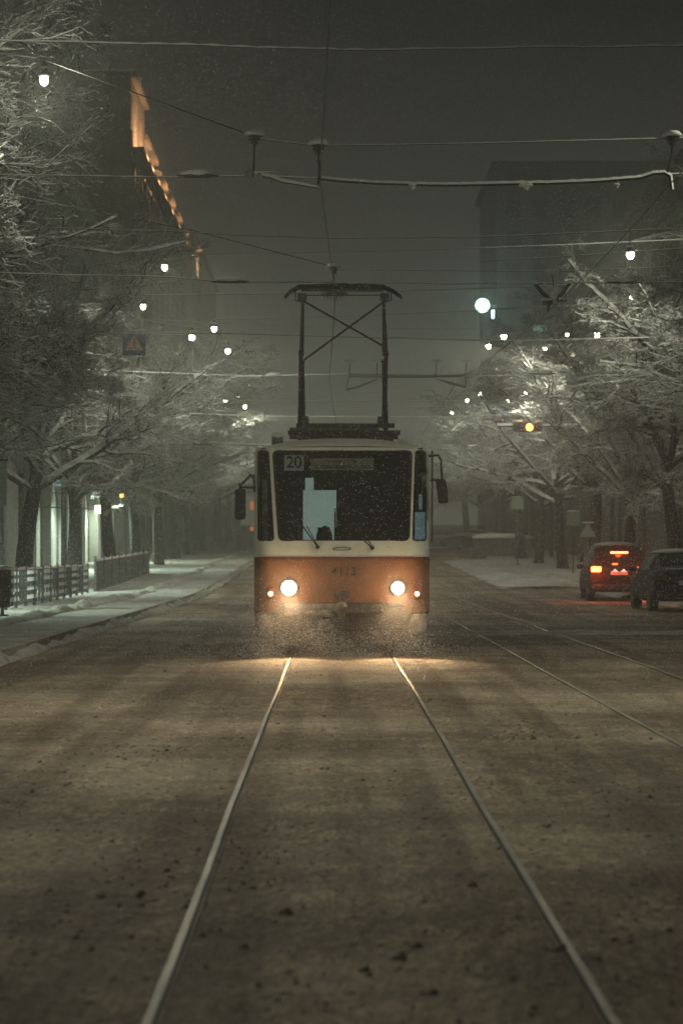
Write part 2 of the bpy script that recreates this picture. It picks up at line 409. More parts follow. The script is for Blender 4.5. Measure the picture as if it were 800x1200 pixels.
# ------------------------------------------------------------------ trees
def make_tree(seed, H=12.5, crown=5.6, trunk_r=.27, fork=3.4, lean=0.0, dense=1.0, clip=None, snowy=1.0):
    rnd = random.Random(seed)
    tr = MB(); cb = MB()
    lv = Vector((lean, rnd.uniform(-.05, .05), 0))
    pts = []; rs = []
    nseg = 12
    for i in range(nseg + 1):
        t = i / nseg; z = (fork + 1.2) * t
        p = Vector((lean * t * t * 2 + .10 * math.sin(t * 4 + seed), .08 * math.sin(t * 5 + seed * 2), z - .1))
        pts.append(p); rs.append(trunk_r * (1.35 - .75 * t if t < .08 else (1.08 - .42 * t)))
    tr.tube(pts, rs, 12)
    top = pts[-1]
    def rv(a): return Vector((rnd.uniform(-a, a), rnd.uniform(-a, a), rnd.uniform(-a, a)))
    def grow(p, d, length, r, level):
        n = {1: 11, 2: 7, 3: 4, 4: 3}[level]
        seg = length / n; pts = [p.copy()]; rr = [r]; dirs = [d.copy()]
        for i in range(n):
            t = (i + 1) / n
            d = d + rv({1: .20, 2: .32, 3: .40, 4: .45}[level])
            if level == 1: d.z += .02 - .05 * t
            elif level == 2: d.z += .01 if d.z < .2 else -.05
            else: d.z -= .02
            d.normalize(); p = p + d * seg
            if clip and clip(p): break
            pts.append(p.copy()); dirs.append(d.copy()); rr.append(max(.0045, r * (1 - .75 * t)))
        if len(pts) < 2: return
        if len(pts) - 1 < n:
            m_ = len(pts)
            for q_ in range(m_): rr[q_] = max(.004, rr[q_] * (1 - .93 * (q_ / max(1, m_ - 1)) ** .8))
        n = len(pts) - 1
        sn = {1: .024, 2: .014, 3: .009, 4: .006}[level]
        cb.twig(pts, rr, snowy * (sn + rr[0] * .15), wide={1: 0, 2: .002, 3: .002, 4: .001}[level])
        if level == 4: return
        k = {1: int(17 * dense), 2: int(11 * dense), 3: int(7 * dense)}[level]
        for j in range(k):
            t = (.22 if level == 1 else .12) + (.98 - .2) * (j + rnd.random() * .8) / k
            fi = min(n - 1e-3, t * n); i0 = int(fi); q = pts[i0].lerp(pts[i0 + 1], fi - i0)
            dd = dirs[i0 + 1]; side = dd.cross(Vector((0, 0, 1)))
            if side.length < .1: side = Vector((1, 0, 0))
            side.normalize(); ang = rnd.uniform(R(30), R(75)) * rnd.choice((-1, 1))
            axis_up = side.cross(dd)
            nd = dd * math.cos(ang) + side * math.sin(ang) + axis_up * rnd.uniform(-.45, .5)
            if level == 1 and rnd.random() < .3: nd.z -= .3
            nd.normalize()
            ln = length * {1: rnd.uniform(.25, .48), 2: rnd.uniform(.28, .48), 3: rnd.uniform(.3, .55)}[level] * (1.08 - .5 * t)
            grow(q, nd, ln, max(.0055, rr[i0] * rnd.uniform(.42, .6)), level + 1)
    nl = 11
    for i in range(nl):
        a = 2 * math.pi * (i * .382 * 1.0) + rnd.uniform(-.3, .3) + seed
        el = R([28, 36, 44, 52, 60, 68, 76, 40, 22, 33, 56][i] + rnd.uniform(-5, 5))
        z0 = fork - .2 + 1.3 * (i / nl)
        tt = min(.999, (z0 + .1) / (fork + 1.2)); fi = tt * nseg; p0 = pts[int(fi)].lerp(pts[min(nseg, int(fi) + 1)], fi - int(fi))
        d = Vector((math.cos(a) * math.cos(el), math.sin(a) * math.cos(el), math.sin(el)))
        L = crown / max(.5, math.cos(el)) if el < R(50) else (H - z0)
        L = min(L, (H - z0) * 1.02) * rnd.uniform(.88, 1.08)
        grow(p0, d, L, trunk_r * rnd.uniform(.38, .55), 1)
    root = thing('street_tree', 'x', 'tree')
    tr.build('trunk', 'trunk', root, smooth=True)
    cb.build('crown', ['twig', 'branch_snow'], root)
    return root
protos = [make_tree(11, 11.6, 5.6, .27, 3.4, .25), make_tree(23, 12.0, 5.6, .24, 3.2, -.15, snowy=1.0), make_tree(37, 12, 5.6, .30, 3.8, .1, snowy=1.0)]
used = set()
def place_tree(i, x, y, rz, s, label, grp):
    p = protos[i]
    r = p if i not in used else copy_tree(p)
    used.add(i)
    r.location = (x, y, gz(y) + .12); r.rotation_euler[2] = rz; r.scale = (s, s, s)
    tag(r, label, 'tree', grp)
GL = 'snow-laden trees along the left pavement'; GR = 'snow-laden trees along the right pavement'
left_trees = [
 (0, -8.9, 30, .4, 1.0, 'nearest bare tree on the left, its snowy boughs filling the top left corner'),
 (1, -8.7, 41.5, 2.2, 1.05, 'second bare tree on the left, boughs reaching round the highest street lamp'),
 (2, -8.9, 54, 4.1, 1.0, 'third bare tree on the left, snowy boughs above the striped fence'),
 (0, -8.95, 67.8, 5.4, .98, 'thick dark leaning trunk at the near end of the striped fence'),
 (1, -9.0, 81, .9, 1.0, 'straight dark trunk between the two lit shop fronts, behind the fence'),
 (2, -8.9, 93, 3.0, .95, 'third dark trunk visible behind the fence, beside the small white lit sign'),
 (0, -9.0, 105, 1.7, .95, 'left-hand tree by the orange lamp, where the barred fence turns dark'),
 (1, -8.9, 118, 3.7, 1.0, 'slim hazy trunk over the far end of the dark mesh fence'),
 (2, -8.8, 131, .2, .95, 'tree just beyond the dark mesh fence, fading into haze'),
 (0, -8.9, 145, 2.6, 1.0, 'pale hazy tree two past the end of the left fence'),
 (1, -8.9, 160, 5.0, 1.0, 'very faint tree third past the end of the left fence'),
 (2, -8.8, 178, 1.1, 1.0, 'barely visible leftmost-row tree close behind the tram mirror'),
 (0, -8.8, 200, 4.4, 1.0, 'farthest tree of the left row, almost lost in haze')]
right_trees = [
 (1, 12.3, 49, 3.9, .92, 'nearest snowy tree on the right, its twigs reaching into the top right edge'),
 (2, 11.6, 60, 1.4, .92, 'snow-bright tree crown around the right-hand street lamp'),
 (0, 11.0, 74, 2.9, .95, 'dark trunk directly behind the black parked car at the right edge'),
 (1, 11.2, 86, .3, .95, 'tree standing behind the car with lit brake lights, forked low'),
 (2, 11.1, 98, 5.2, .95, 'tree just left of the braking car, its trunk behind the round sign'),
 (0, 11.0, 110, 4.0, .95, 'dark trunk second to the left of the braking car'),
 (1, 10.9, 121, 2.0, 1.0, 'thick square-looking trunk at the edge of the white snow patch'),
 (2, 11.0, 134, 3.3, 1.0, 'hazy trunk just right of the snow-topped low wall'),
 (0, 11.0, 150, .8, 1.0, 'faint tree rising behind the snow-topped low wall'),
 (1, 11.0, 168, 5.8, 1.0, 'very faint tree of the right row behind the snow-covered far car'),
 (2, 11.2, 190, 2.5, 1.0, 'farthest tree of the right row, almost lost in haze')]
def street_clear(x0, y0):
    lamp0 = Vector((-4.55, 36.7, 9.0))
    # boughs over the carriageway are kept cut back to clear vehicles and the hanging sign
    return lambda p: (p.x + x0 > -4.75 and p.z < 6.9) or p.x + x0 > -2.6 or (p + Vector((x0, y0, 0)) - lamp0).length < 1.2 or (-5.3 < p.x + x0 < -3.0 and 6.8 < p.z < 9.3 and 26 < p.y + y0 < 40) or (p.z > 7.8 and p.x + x0 > (-3.5 if y0 < 40 else -4.2) and y0 < 50)
for (sd, x, y, lb) in ((51, -8.0, 33, left_trees[0][5]), (67, -8.5, 43, left_trees[1][5]), (83, -8.9, 54, left_trees[2][5])):
    t_ = make_tree(sd, {33: 14.5, 43: 15.0, 54: 9.9}[y], 7.2 if y == 33 else 6.4, (.28), 3.5, .2, 1.2 if y == 43 else 1.02, street_clear(x, y), 1.4); t_.location = (x, y, .12); tag(t_, lb, 'tree', GL)
for a in left_trees[3:]: place_tree(*a, GL)
for (sd, x, y, lb, h_) in ((91, 12.0, 49, right_trees[0][5], 11.2), (113, 11.2, 60, right_trees[1][5], 12.6), (127, 11.0, 74, right_trees[2][5], 10.5)):
    t_ = make_tree(sd, h_, 5.6, .25, 3.4, -.1, 1.0, (lambda x0, y0: lambda p: (p.x + x0 < 9.2 and p.z < 4.6) or p.x + x0 < 6.1 or (p + Vector((x0, y0, 0)) - Vector((7.5, 58, 8.9))).length < 2.1)(x, y), 1.1); t_.location = (x, y, .12); tag(t_, lb, 'tree', GR)
for a in right_trees[3:]: place_tree(*a, GR)

# ------------------------------------------------------------------ street lamps on span wires
LAMPC = (1.0, .99, .80)
LP = .40
def lamp(px, py, Y, power, label, size=1.0, wide=177, grp='street lamps hung over the street'):
    p = P(px, py, Y)
    root = thing('street_lamp', label, 'street lamp', p, grp)
    h = MB(); h.lathe([(.03, .34), (.04, .30), (.05, .16), (.12 * size, .11), (.13 * size, .06), (.10 * size, .05)], sides=14); h.build('lamp_shade', 'steel', root, smooth=True)
    g = MB(); g.lathe([(.03 * size, -.12 * size), (.07 * size, -.09 * size), (.095 * size, -.03 * size), (.095 * size, .02 * size), (.08 * size, .08 * size)], sides=14); g.build('lamp_globe', 'lamp_on', root, smooth=True)
    s = MB(); s.blob((0, 0, .19), (.20 * size, .20 * size, .10), flat=True); s.build('snow_cap', 'twig_snow', root, smooth=True)
    if power: point_light('lamp_light', (0, 0, -.3), power * LP, LAMPC, .14, root, 'SPOT' if wide else 'POINT', (0, 0, 0), R(wide), .7 if wide == 152 else .08)
    return p
def wire(pts, r, snow, label, cat='wire', name='span_wire', grp=None, sag=0.0, n=24, jit=0.0):
    b = MB(); P_ = []
    for (a, c) in zip(pts[:-1], pts[1:]):
        for i in range(n):
            t = i / n; p = a.lerp(c, t); p.z -= sag * 4 * t * (1 - t)
            P_.append(p)
    P_.append(pts[-1].copy())
    if jit:
        for i, p in enumerate(P_): p.z += jit * noise.noise(Vector((p.x * 1.1, p.y * .3, 5)))
    b.twig(P_, [r] * len(P_), snow * .75)
    o = b.build(name, ['wire', 'twig_snow']); tag(o, label, cat, grp); return o
lamps = [
 (52, 94, 36.7, 430, 'highest and nearest street lamp, glaring among the boughs at the upper left', .7),
 (193, 313, 60.5, 1300, 'upper street lamp of the left row, half hidden by twigs above the crossing sign', .8),
 (168, 359, 70, 600, 'small street lamp among twigs just above the hanging blue crossing sign', .8),
 (225, 395, 80, 900, 'lower left of the three bright lamps right of the hanging blue crossing sign', 1.0),
 (251, 385, 84, 900, 'topmost of the three bright lamps right of the hanging blue crossing sign', 1.0),
 (267, 411, 88, 700, 'rightmost of the three bright lamps right of the hanging blue crossing sign', 1.0),
 (264, 469, 124, 600, 'leftmost lamp of the distant trio just left of the pantograph', 1.1),
 (278, 466, 127, 600, 'middle lamp of the distant trio just left of the pantograph', 1.1),
 (287, 476, 133, 500, 'rightmost lamp of the distant trio just left of the pantograph', 1.1),
 (738, 298, 58, 560, 'largest street lamp on the right, glowing in the snowy twigs', 1.0),
 (740, 348, 67.7, 500, 'street lamp among twigs straight below the largest right-hand lamp', .7),
 (699, 392, 79, 600, 'street lamp at the edge of the right trees level with the lit windows', 1.0),
 (664, 392, 86, 500, 'small street lamp just right of the lit blue windows', .6),
 (638, 409, 88, 400, 'street lamp hanging between the two lit blue windows', .7),
 (590, 394, 110, 700, 'higher lamp of the pair under the round white illuminated disc', 1.4),
 (572, 405, 114, 700, 'lower lamp of the pair under the round white illuminated disc', 1.3),
 (596, 468, 104, 500, 'lamp hanging just above the small hazy crossing sign', 1.0),
 (615, 461, 97, 400, 'lamp hanging above the amber traffic signal', .7),
 (562, 461, 124, 500, 'highest of the three distant lamps right of the pantograph', 1.1),
 (547, 469, 136, 500, 'middle of the three distant lamps right of the pantograph', 1.1),
 (529, 484, 153, 500, 'lowest of the three distant lamps right of the pantograph', 1.2)]
for a in lamps: lamp(a[0], a[1], a[2], a[3] * (1.7 if a[2] > 85 else 1), a[4], a[5], 0 if a[2] in (36.7, 58) else 177)
for (x, y, z, pw, lb) in ((-4.7, 19, 9.2, 1600, 'unseen left street lamp added above the picture, nearest the camera'), (8.0, 25.5, 9.2, 1300, 'unseen right street lamp added just outside the right picture edge'),  # unseen lamps, added to light the tram front and the near road
                      (-4.7, -24, 9.2, 2600, 'unseen left street lamp added behind the camera'), (8.4, -27, 9.2, 2600, 'unseen right street lamp added behind the camera')):
    lamp(VX + x * F_PX / max(y, .1) if y > 0 else 0, VY + (CH - z) * F_PX / max(y, .1) if y > 0 else 0, y if y > 0 else 1, pw / LP, lb, 1.0, 179 if y < 0 else 152)
    lp_ = [o for o in COL.objects if o.get('label') == lb][0]; lp_.location = (x, y, z)
def hangw(px, py, Y, zl=None):
    return P(px, py, Y) + Vector((0, 0, .34))
# wires carrying lamps: pole to pole
def pole(x, y, h, label, grp):
    root = thing('steel_pole', label, 'pole', (x, y, gz(y) + .1), grp)
    b = MB(); b.tube([(0, 0, 0), (0, 0, h * .45), (0, 0, h)], [.11, .09, .06], 10); b.build('shaft', 'steel', root, smooth=True)
    b = MB(); b.lathe([(.17, 0), (.17, .5), (.12, .55)], sides=10); b.build('base', 'steel', root)
    b = MB(); b.lathe([(.1, h * .96), (.1, h * .975)], sides=10); b.lathe([(.065, h), (.06, h + .05), (.01, h + .09)], sides=10); b.build('collar', 'steel', root)
GP = 'steel poles carrying the span wires'
spans = [(60.5, [hangw(193, 313, 60.5)], -9.4, 13.2, 'left lamp above the crossing sign'),
         (70, [hangw(168, 359, 70)], -9.4, 13.2, 'lamp just over the crossing sign'),
         (82, [hangw(225, 395, 80), hangw(251, 385, 84)], -9.5, 13.2, 'two left lamps of the bright trio'),
         (110, [hangw(590, 394, 110)], -9.5, 13.4, 'higher lamp below the round disc'),
         (124, [hangw(264, 469, 124), hangw(562, 461, 124)], -9.5, 13.4, 'distant lamps on both sides of the pantograph')]
for k, (Y, mids, xl, xr, nm) in enumerate(spans):
    zt = max(m.z for m in mids)
    pts = [Vector((xl, Y, zt + .5))] + mids + [Vector((xr, Y, zt + .6))]
    wire(pts, .010, .016, 'thin snowy pole-to-pole wire for the ' + nm, sag=.12, grp='snowy wires strung across the street')
    pole(xl, Y, zt + .9 - gz(Y), 'left steel pole holding the wire of the ' + nm, GP)
    pole(xr, Y, zt + .9 - gz(Y), 'right steel pole holding the wire of the ' + nm, GP)
# brackets for the lamps that hang nearer a single pole
for (px, py, Y, side, nm) in ((738, 298, 58, 1, 'largest lamp on the right'), (740, 348, 67.7, 1, 'lamp below the largest right-hand lamp'), (699, 392, 79, 1, 'lamp at the edge of the right trees'),
                          (664, 392, 86, 1, 'lamp right of the lit blue windows'), (638, 409, 88, 1, 'lamp between the lit blue windows'), (267, 411, 88, -1, 'rightmost lamp of the bright left trio'), (278, 466, 127, -1, 'middle lamp of the distant trio'),
                          (287, 476, 133, -1, 'rightmost lamp of the distant left trio'), (572, 405, 114, 1, 'lower lamp under the round disc'), (596, 468, 104, 1, 'lamp above the hazy crossing sign'), (615, 461, 97, 1, 'lamp above the amber signal'),
                          (547, 469, 136, 1, 'middle distant lamp right of the pantograph'), (529, 484, 153, 1, 'lowest distant lamp right of the pantograph')):
    p = P(px, py, Y) + Vector((0, 0, .33)); xp = 13.0 if side > 0 else -9.6
    g0 = gz(Y) + .1; h = p.z - g0 + .25
    root = thing('lamp_pole', 'tall pole whose thin arm carries the ' + nm, 'pole', (xp, Y, g0), 'poles with a lamp arm')
    b = MB(); b.tube([(0, 0, 0), (0, 0, h * .5), (0, 0, h)], [.10, .08, .05], 8); b.build('shaft', 'steel', root, smooth=True)
    e = Vector((p.x - xp, 0, p.z - g0)); b = MB(); b.twig([Vector((0, 0, h - .1)), Vector((e.x * .4, 0, h + .05)), Vector((e.x * .8, 0, h)), e], [.022, .02, .018, .016], .015); b.build('arm', ['steel', 'twig_snow'], root)

# ------------------------------------------------------------------ overhead line
GW = 'snowy wires strung across the street'
def contact(nodes, label):
    wire(nodes, .0075, .004, label, 'overhead wire', 'contact_wire', 'tram contact wires', sag=.05, n=14)
contact([Vector((.30, -6, 5.65)), P(375, 205, 26.3) + Vector((0, 0, -.03)), P(393, 345, 38), Vector((-.05, 57, 5.72)), Vector((.3, 92, 6.1)), Vector((0, 130, 6.8)), Vector((.2, 190, 7.9)), Vector((.1, 300, 10))],
        'contact wire running down the middle of the picture to the pantograph')
contact([Vector((3.9, -6, 5.65)), P(787, 213, 26.3), P(650, 357, 38.2), Vector((3.1, 57, 5.70)), Vector((3.5, 92, 6.1)), Vector((3.1, 130, 6.8)), Vector((3.4, 190, 7.9)), Vector((3.2, 300, 10))],
        'contact wire over the empty right-hand track, slanting down through the snowy clamp')
XL = -9.4
# near spans
wire([P(-320, 42, 24), P(0, 47, 24), P(400, 59, 24), P(800, 54, 24), P(1200, 44, 24)], .006, .016, 'topmost snow-coated wire crossing the whole picture', grp=GW, jit=.02)
wire([P(52, 92, 36.7) + Vector((0, 0, .3)), P(298, 160, 26.5)], .008, .0, 'thin dark wire slanting down from the highest lamp to the first snowy insulator', grp=GW)
wire([Vector((XL, 36.7, 9.9)), P(52, 92, 36.7) + Vector((0, 0, .32))], .010, .012, 'short snowy wire holding the highest lamp from the left', grp=GW)
wire([P(298, 162, 26.5), P(373, 171, 26.3), P(560, 168, 26.3), P(787, 162, 26.3), P(1150, 150, 26.3)], .007, .006, 'thin wire linking the three snow-capped insulators', grp=GW)
wire([P(-300, 200, 26.4), P(200, 208, 26.4), P(293, 206, 26.4), P(375, 209, 26.4)], .006, .009, 'snowy wire leading in from the left to the clamp of the first insulator', grp=GW)
wire([P(375, 209, 26.3), P(400, 212, 26.3), P(440, 215, 26.3), P(500, 216, 26.3), P(560, 216, 26.3), P(640, 215, 26.3), P(700, 212, 26.3), P(750, 208, 26.3), P(765, 203, 26.3), P(778, 202, 26.3), P(785, 206, 26.3), P(787, 222, 26.3)], .021, .013,
     'thick black cable under a ridge of snow between the two contact wires', 'cable', 'feeder_cable', n=8, jit=.012)
wire([P(784, 204, 26.3), P(1150, 196, 26.3)], .006, .009, 'snowy wire leaving the picture to the right of the thick cable', grp=GW)
wire([P(-60, 262, 34), P(205, 272, 34), P(370, 279, 34), P(560, 278, 34), P(715, 271, 34), P(980, 262, 34)], .006, .013, 'snow-dusted wire crossing just above the right-hand street lamp', grp=GW, jit=.015)
wire([P(-260, 175, 37), P(225, 270, 37), P(388, 312, 38)], .007, 0, 'thin dark wire slanting down to the insulator over the pantograph', grp=GW)
wire([P(392, 316, 38), P(645, 318, 38), P(1000, 305, 38)], .006, .006, 'thin wire joining the insulator over the pantograph to the big snowy clamp', grp=GW)
wire([P(-340, 312, 36), P(200, 325, 36), P(268, 331, 36), P(390, 331, 38), P(600, 333, 38), P(742, 331, 38), P(1050, 325, 38)], .007, .013, 'snowy wire passing right above the pantograph bow', grp=GW, jit=.02)
wire([P(740, 320, 41), P(560, 306, 41), P(640, 302, 41), P(800, 291, 41), P(1000, 280, 41)][1:], .006, .012, 'snowy wire climbing right past the big clamp', grp=GW)
wire([P(0, 396, 58), P(145, 391, 58), P(240, 390, 58), P(600, 400, 58), P(760, 396, 58)], .012, .028, 'snowy wire from which the blue crossing sign hangs', grp=GW)
pole(X(0, 58), 58, Z(396, 58) + .2, 'steel pole at the left edge holding the wire of the crossing sign', GP)
wire([P(20, 430, 62), P(290, 441, 62), P(410, 438, 55), P(550, 441, 55), P(600, 440, 62), P(740, 436, 62), P(880, 430, 62)], .007, .010, 'snowy wire crossing behind the pantograph knees', grp=GW)
wire([P(60, 460, 75), P(300, 470, 75), P(600, 470, 75), P(800, 462, 75)], .009, .012, 'faint snowy wire crossing low behind the pantograph', grp=GW)
wire([P(80, 478, 92), P(300, 488, 92), P(520, 489, 92), P(760, 480, 92)], .010, .014, 'faintest low snowy wire, just above the tram roof height', grp=GW)
wire([P(100, 510, 100), P(280, 521, 100), P(330, 522, 100)], .03, .05, 'short thick snowy wire left of the tram roof', grp=GW)

def insulator(px, py, Y, label, w=.24):
    root = thing('snowy_insulator', label, 'insulator', P(px, py, Y), 'snow-capped insulators on the wires')
    b = MB(); b.lathe([(.02, -.10), (.045, -.08), (.04, -.05), (.07, -.04), (.06, -.01), (.09, 0), (.03, .02)], sides=12); b.build('insulator_body', 'steel', root, smooth=True)
    b = MB(); b.blob((0, 0, .02), (w, w, .13), seed=px, rough=.35, flat=True); b.build('snow_cap', 'twig_snow', root, smooth=True)
    return root
i1 = insulator(298, 160, 26.4, 'leftmost snow-capped insulator of the upper row, above the bent arm')
MB().tube([(0, 0, -.08), (-.01, 0, -.43)], .010, 6).build('hanger', 'wire', i1)
i2 = insulator(373, 171, 26.3, 'snow-capped insulator where the contact wire enters, middle of the upper row')
MB().tube([(0, 0, -.08), (.01, 0, -.25), (.0, 0, -.45)], .012, 6).build('hanger', 'wire', i2)
i3 = insulator(787, 161, 26.3, 'snow-capped insulator at the right edge of the picture')
MB().tube([(0, 0, -.08), (-.01, 0, -.22), (-.06, 0, -.42)], .012, 6).build('hanger', 'wire', i3)
i4 = insulator(391, 314, 38, 'snow-capped insulator directly above the pantograph bow', .26)
b = MB(); b.tube([(0, 0, -.08), (0, 0, -.42)], .010, 6); b.build('hanger', 'wire', i4)
b = MB(); b.blob((-.12, 0, -.42), (.2, .12, .10), seed=2); b.blob((.13, 0, -.42), (.2, .12, .10), seed=3); b.blob((0, 0, -.36), (.1, .12, .16), seed=5)
for k in range(7): b.tube([(-.16 + k * .053, 0, -.45), (-.16 + k * .053 + .01, 0, -.52 - .05 * (1 - abs(k - 3) / 3))], [.014, .003], 5)
b.build('snowy_clamp', 'grime', i4)
arm = MB()
pa = [P(293, 204, 26.4), P(318, 208, 26.4), P(330, 213, 26.4), P(372, 220, 26.4)]
o = thing('steady_arm', 'snow-covered bent arm reaching from the leftmost insulator to the contact wire', 'wire arm', pa[0])
b = MB(); b.twig([p - pa[0] for p in pa], [.022, .02, .016, .012], .025); b.build('arm', ['steel', 'twig_snow'], o)
b = MB(); b.blob((0, 0, 0), (.12, .12, .11), seed=4); b.blob((.1, 0, -.02), (.1, .06, .07), seed=6); b.build('clamp', 'grime', o)
b = MB(); b.twig([Vector((.04, 0, .01)), Vector((.25, 0, .02)), Vector((.24, 0, -.12))], [.008] * 3, .01); b.build('link', ['steel', 'twig_snow'], o)
for (px, py, Y, lb, w) in ((232, 206, 26.4, 'lump of snow on a wire fitting left of the leftmost insulator', .24), (269, 330, 36, 'snow heaped on a wire fitting left of the pantograph', .30), (730, 331, 38, 'snow heaped on a wire fitting by the right trees', .3),
                       (322, 440, 62, 'small snowy fitting left of the pantograph knee', .3), (636, 438, 62, 'small snowy fitting on the wire below the round disc', .35)):
    root = thing('wire_fitting', lb, 'wire fitting', P(px, py, Y), 'snowy fittings on the wires')
    b = MB(); b.tube([(-w, 0, 0), (-w * .4, 0, .0), (w * .4, 0, 0), (w, 0, 0)], [.008, .025, .025, .008], 8); b.build('fitting_body', 'steel', root)
    b = MB(); b.blob((0, 0, .035), (w * 1.1, .07, .08), seed=px, rough=.5); b.blob((-w * .5, 0, .03), (w * .8, .05, .05), seed=px + 1); b.build('snow_cap', 'twig_snow', root, smooth=True)
# icicle-like clumps below the thick cable
for (px, lb) in ((483, 'left small snow clump hanging under the thick cable'), (616, 'larger middle snow clump hanging under the thick cable'), (722, 'right tiny snow clump hanging under the thick cable')):
    s = {483: .7, 616: 1.1, 722: .5}[px]
    b = MB(); b.blob((0, 0, .02), (.15 * s, .07, .06 * s), seed=px, rough=.6); b.blob((.01, 0, -.015), (.05 * s, .04, .07 * s), seed=px + 2, rough=.6)
    tag(b.build('snow_clump', 'twig_snow', loc=P(px, 218, 26.3)), lb, 'snow clump', 'snow clumps under the cable')
# big snowy clamp over right track
c0 = P(646, 345, 38)
root = thing('cable_clamp', 'large snow-plastered clamp with two raised arms over the empty track', 'wire clamp', c0)
s = 38 / 2700
def cp(px, py, dy=0): return Vector(((px - 646) * s, dy, (345 - py) * s))
b = MB(); b.blob(cp(646, 318), (.27, .24, .10), seed=1, rough=.3, flat=True); b.build('snow_cap', 'twig_snow', root, smooth=True)
b = MB(); b.tube([cp(646, 321), cp(648, 335)], .012, 6); b.tube([cp(626, 332), cp(634, 342), cp(643, 350)], [.03, .035, .03], 8); b.tube([cp(668, 331), cp(660, 341), cp(652, 352)], [.03, .032, .03], 8)
b.box(cp(641, 355), (.17, .08, .05)); b.box(cp(657, 353), (.14, .08, .04)); b.tube([cp(641, 366), cp(644, 352), cp(662, 342)], [.02, .03, .01], 7); b.build('clamp_frame', 'steel', root)
b = MB(); b.blob(cp(627, 331), (.11, .1, .08), seed=2); b.blob(cp(668, 330), (.11, .1, .08), seed=3); b.blob(cp(648, 346), (.16, .12, .17), seed=4, rough=.5); b.blob(cp(641, 351), (.2, .1, .06), seed=5); b.blob(cp(658, 350), (.16, .1, .05), seed=6); b.blob(cp(651, 339), (.07, .08, .12), seed=8)
b.build('caked_snow', 'twig_snow', root, smooth=True)
b = MB(); b.tube([cp(643 + 6 * math.cos(a * .7), 333 + 2.6 * math.sin(a * .7)) for a in range(10)], .010, 5); b.build('loop', 'twig_snow', root)
# twin section bars behind the pantograph (y 412..510)
def bar_set(px0, Y, label):
    root = thing('section_bar', label, 'overhead bracket', P(px0, 441, Y), 'snowy brackets over the two tracks')
    s = Y / 2700
    def q(dx, dy): return Vector((dx * s, 0, dy * s))
    b = MB(); b.twig([q(0, 0), q(70, -1), q(138, 0)], [.018] * 3, .03); b.build('crossbar', ['steel', 'twig_snow'], root)
    b = MB()
    for x in (2, 34, 103, 138): b.tube([q(x, 16), q(x - 1, -2)], .010, 6)
    b.tube([q(0, -2), q(-2, -16)], .010, 6); b.tube([q(138, -2), q(137, -14)], .010, 6); b.build('hangers', 'wire', root)['kind'] = 'stuff'
    b = MB(); b.twig([q(-2, -16), q(14, -12), q(34, -3)], [.02, .018, .012], .02); b.twig([q(103, -3), q(120, -9), q(137, -13)], [.012, .018, .02], .02); b.build('steady_arms', ['steel', 'twig_snow'], root)
    b = MB()
    for x in (2, 34, 103, 138): b.blob(q(x, 18), (.26, .2, .08), seed=x, flat=True)
    b.build('snow_caps', 'twig_snow', root, smooth=True)
bar_set(408, 55, 'snow-topped bracket bar seen behind the right leg of the pantograph')

# ------------------------------------------------------------------ crossing signs, amber signal
def cross_sign(px, py, Y, size, label, hang):
    c = P(px, py, Y)
    root = thing('crossing_sign', label, 'road sign', c, 'hanging pedestrian crossing signs')
    h = size / 2
    b = MB(); b.box((0, .03, 0), (size, .05, size * 1.06)); bevel(b.build('panel', 'sign_blue', root), .01)
    tri = MB(); t = [(-h * .78, 0, -h * .62), (h * .78, 0, -h * .62), (0, 0, h * .72)]
    tri.add([(x, -.006, z) for x, _, z in t] + [(x, .006, z) for x, _, z in t], [(0, 1, 2), (3, 5, 4), (0, 3, 4, 1), (1, 4, 5, 2), (2, 5, 3, 0)]); tri.build('triangle', 'sign_tri', root, loc=(0, -.003, 0))
    g = MB(); u = h
    def lim(a, b_, r): g.tube([(a[0] * u, -.014, a[1] * u), (b_[0] * u, -.014, b_[1] * u)], r * u, 6)
    g.lathe([(.07 * u, -.004), (.07 * u, .004)], (.02 * u, -.014, .30 * u), axis='y', sides=10)
    lim((.02, .2), (.0, -.12), .055); lim((.0, -.12), (.14, -.5), .04); lim((.0, -.12), (-.16, -.5), .04); lim((.02, .14), (.16, -.05), .03); lim((.02, .14), (-.14, -.04), .03)
    for x in (-.45, -.28, .26, .42): lim((x, -.55), (x * .86, -.42), .035)
    g.build('walking_figure', 'black', root)
    b = MB(); b.box((0, .03, h * 1.12), (size * .98, .07, .05)); b.build('snow_cap', 'twig_snow', root)
    b = MB(); b.tube([(-h * .7, .03, h * .9), (-h * .7, .03, hang)], .008, 5); b.tube([(h * .7, .03, h * .9), (h * .7, .03, hang)], .008, 5); b.build('hanger', 'wire', root)
cross_sign(157.5, 402, 58, .58, 'near blue crossing sign with a walking figure, hanging before the left trees', .32)
cross_sign(584, 488, 104, .60, 'small hazy crossing sign hanging beside the amber signal on the right', .8)
sy = 92; c = P(618, 501, sy)
root = thing('traffic_signal', 'sideways amber traffic signal glowing on a long snowy bar over the street', 'traffic light', c)
s = sy / 2700
b = MB(); b.twig([Vector((-36 * s, 0, 2 * s)), Vector((20 * s, 0, 2 * s)), Vector((110 * s, 0, 3 * s)), Vector((135 * s, 0, 2 * s))], [.05] * 4, .06); b.build('arm', ['steel', 'twig_snow'], root)
b = MB(); b.box((0, -.05, 0), (1.15, .18, .36)); bevel(b.build('housing', 'steel', root), .05)
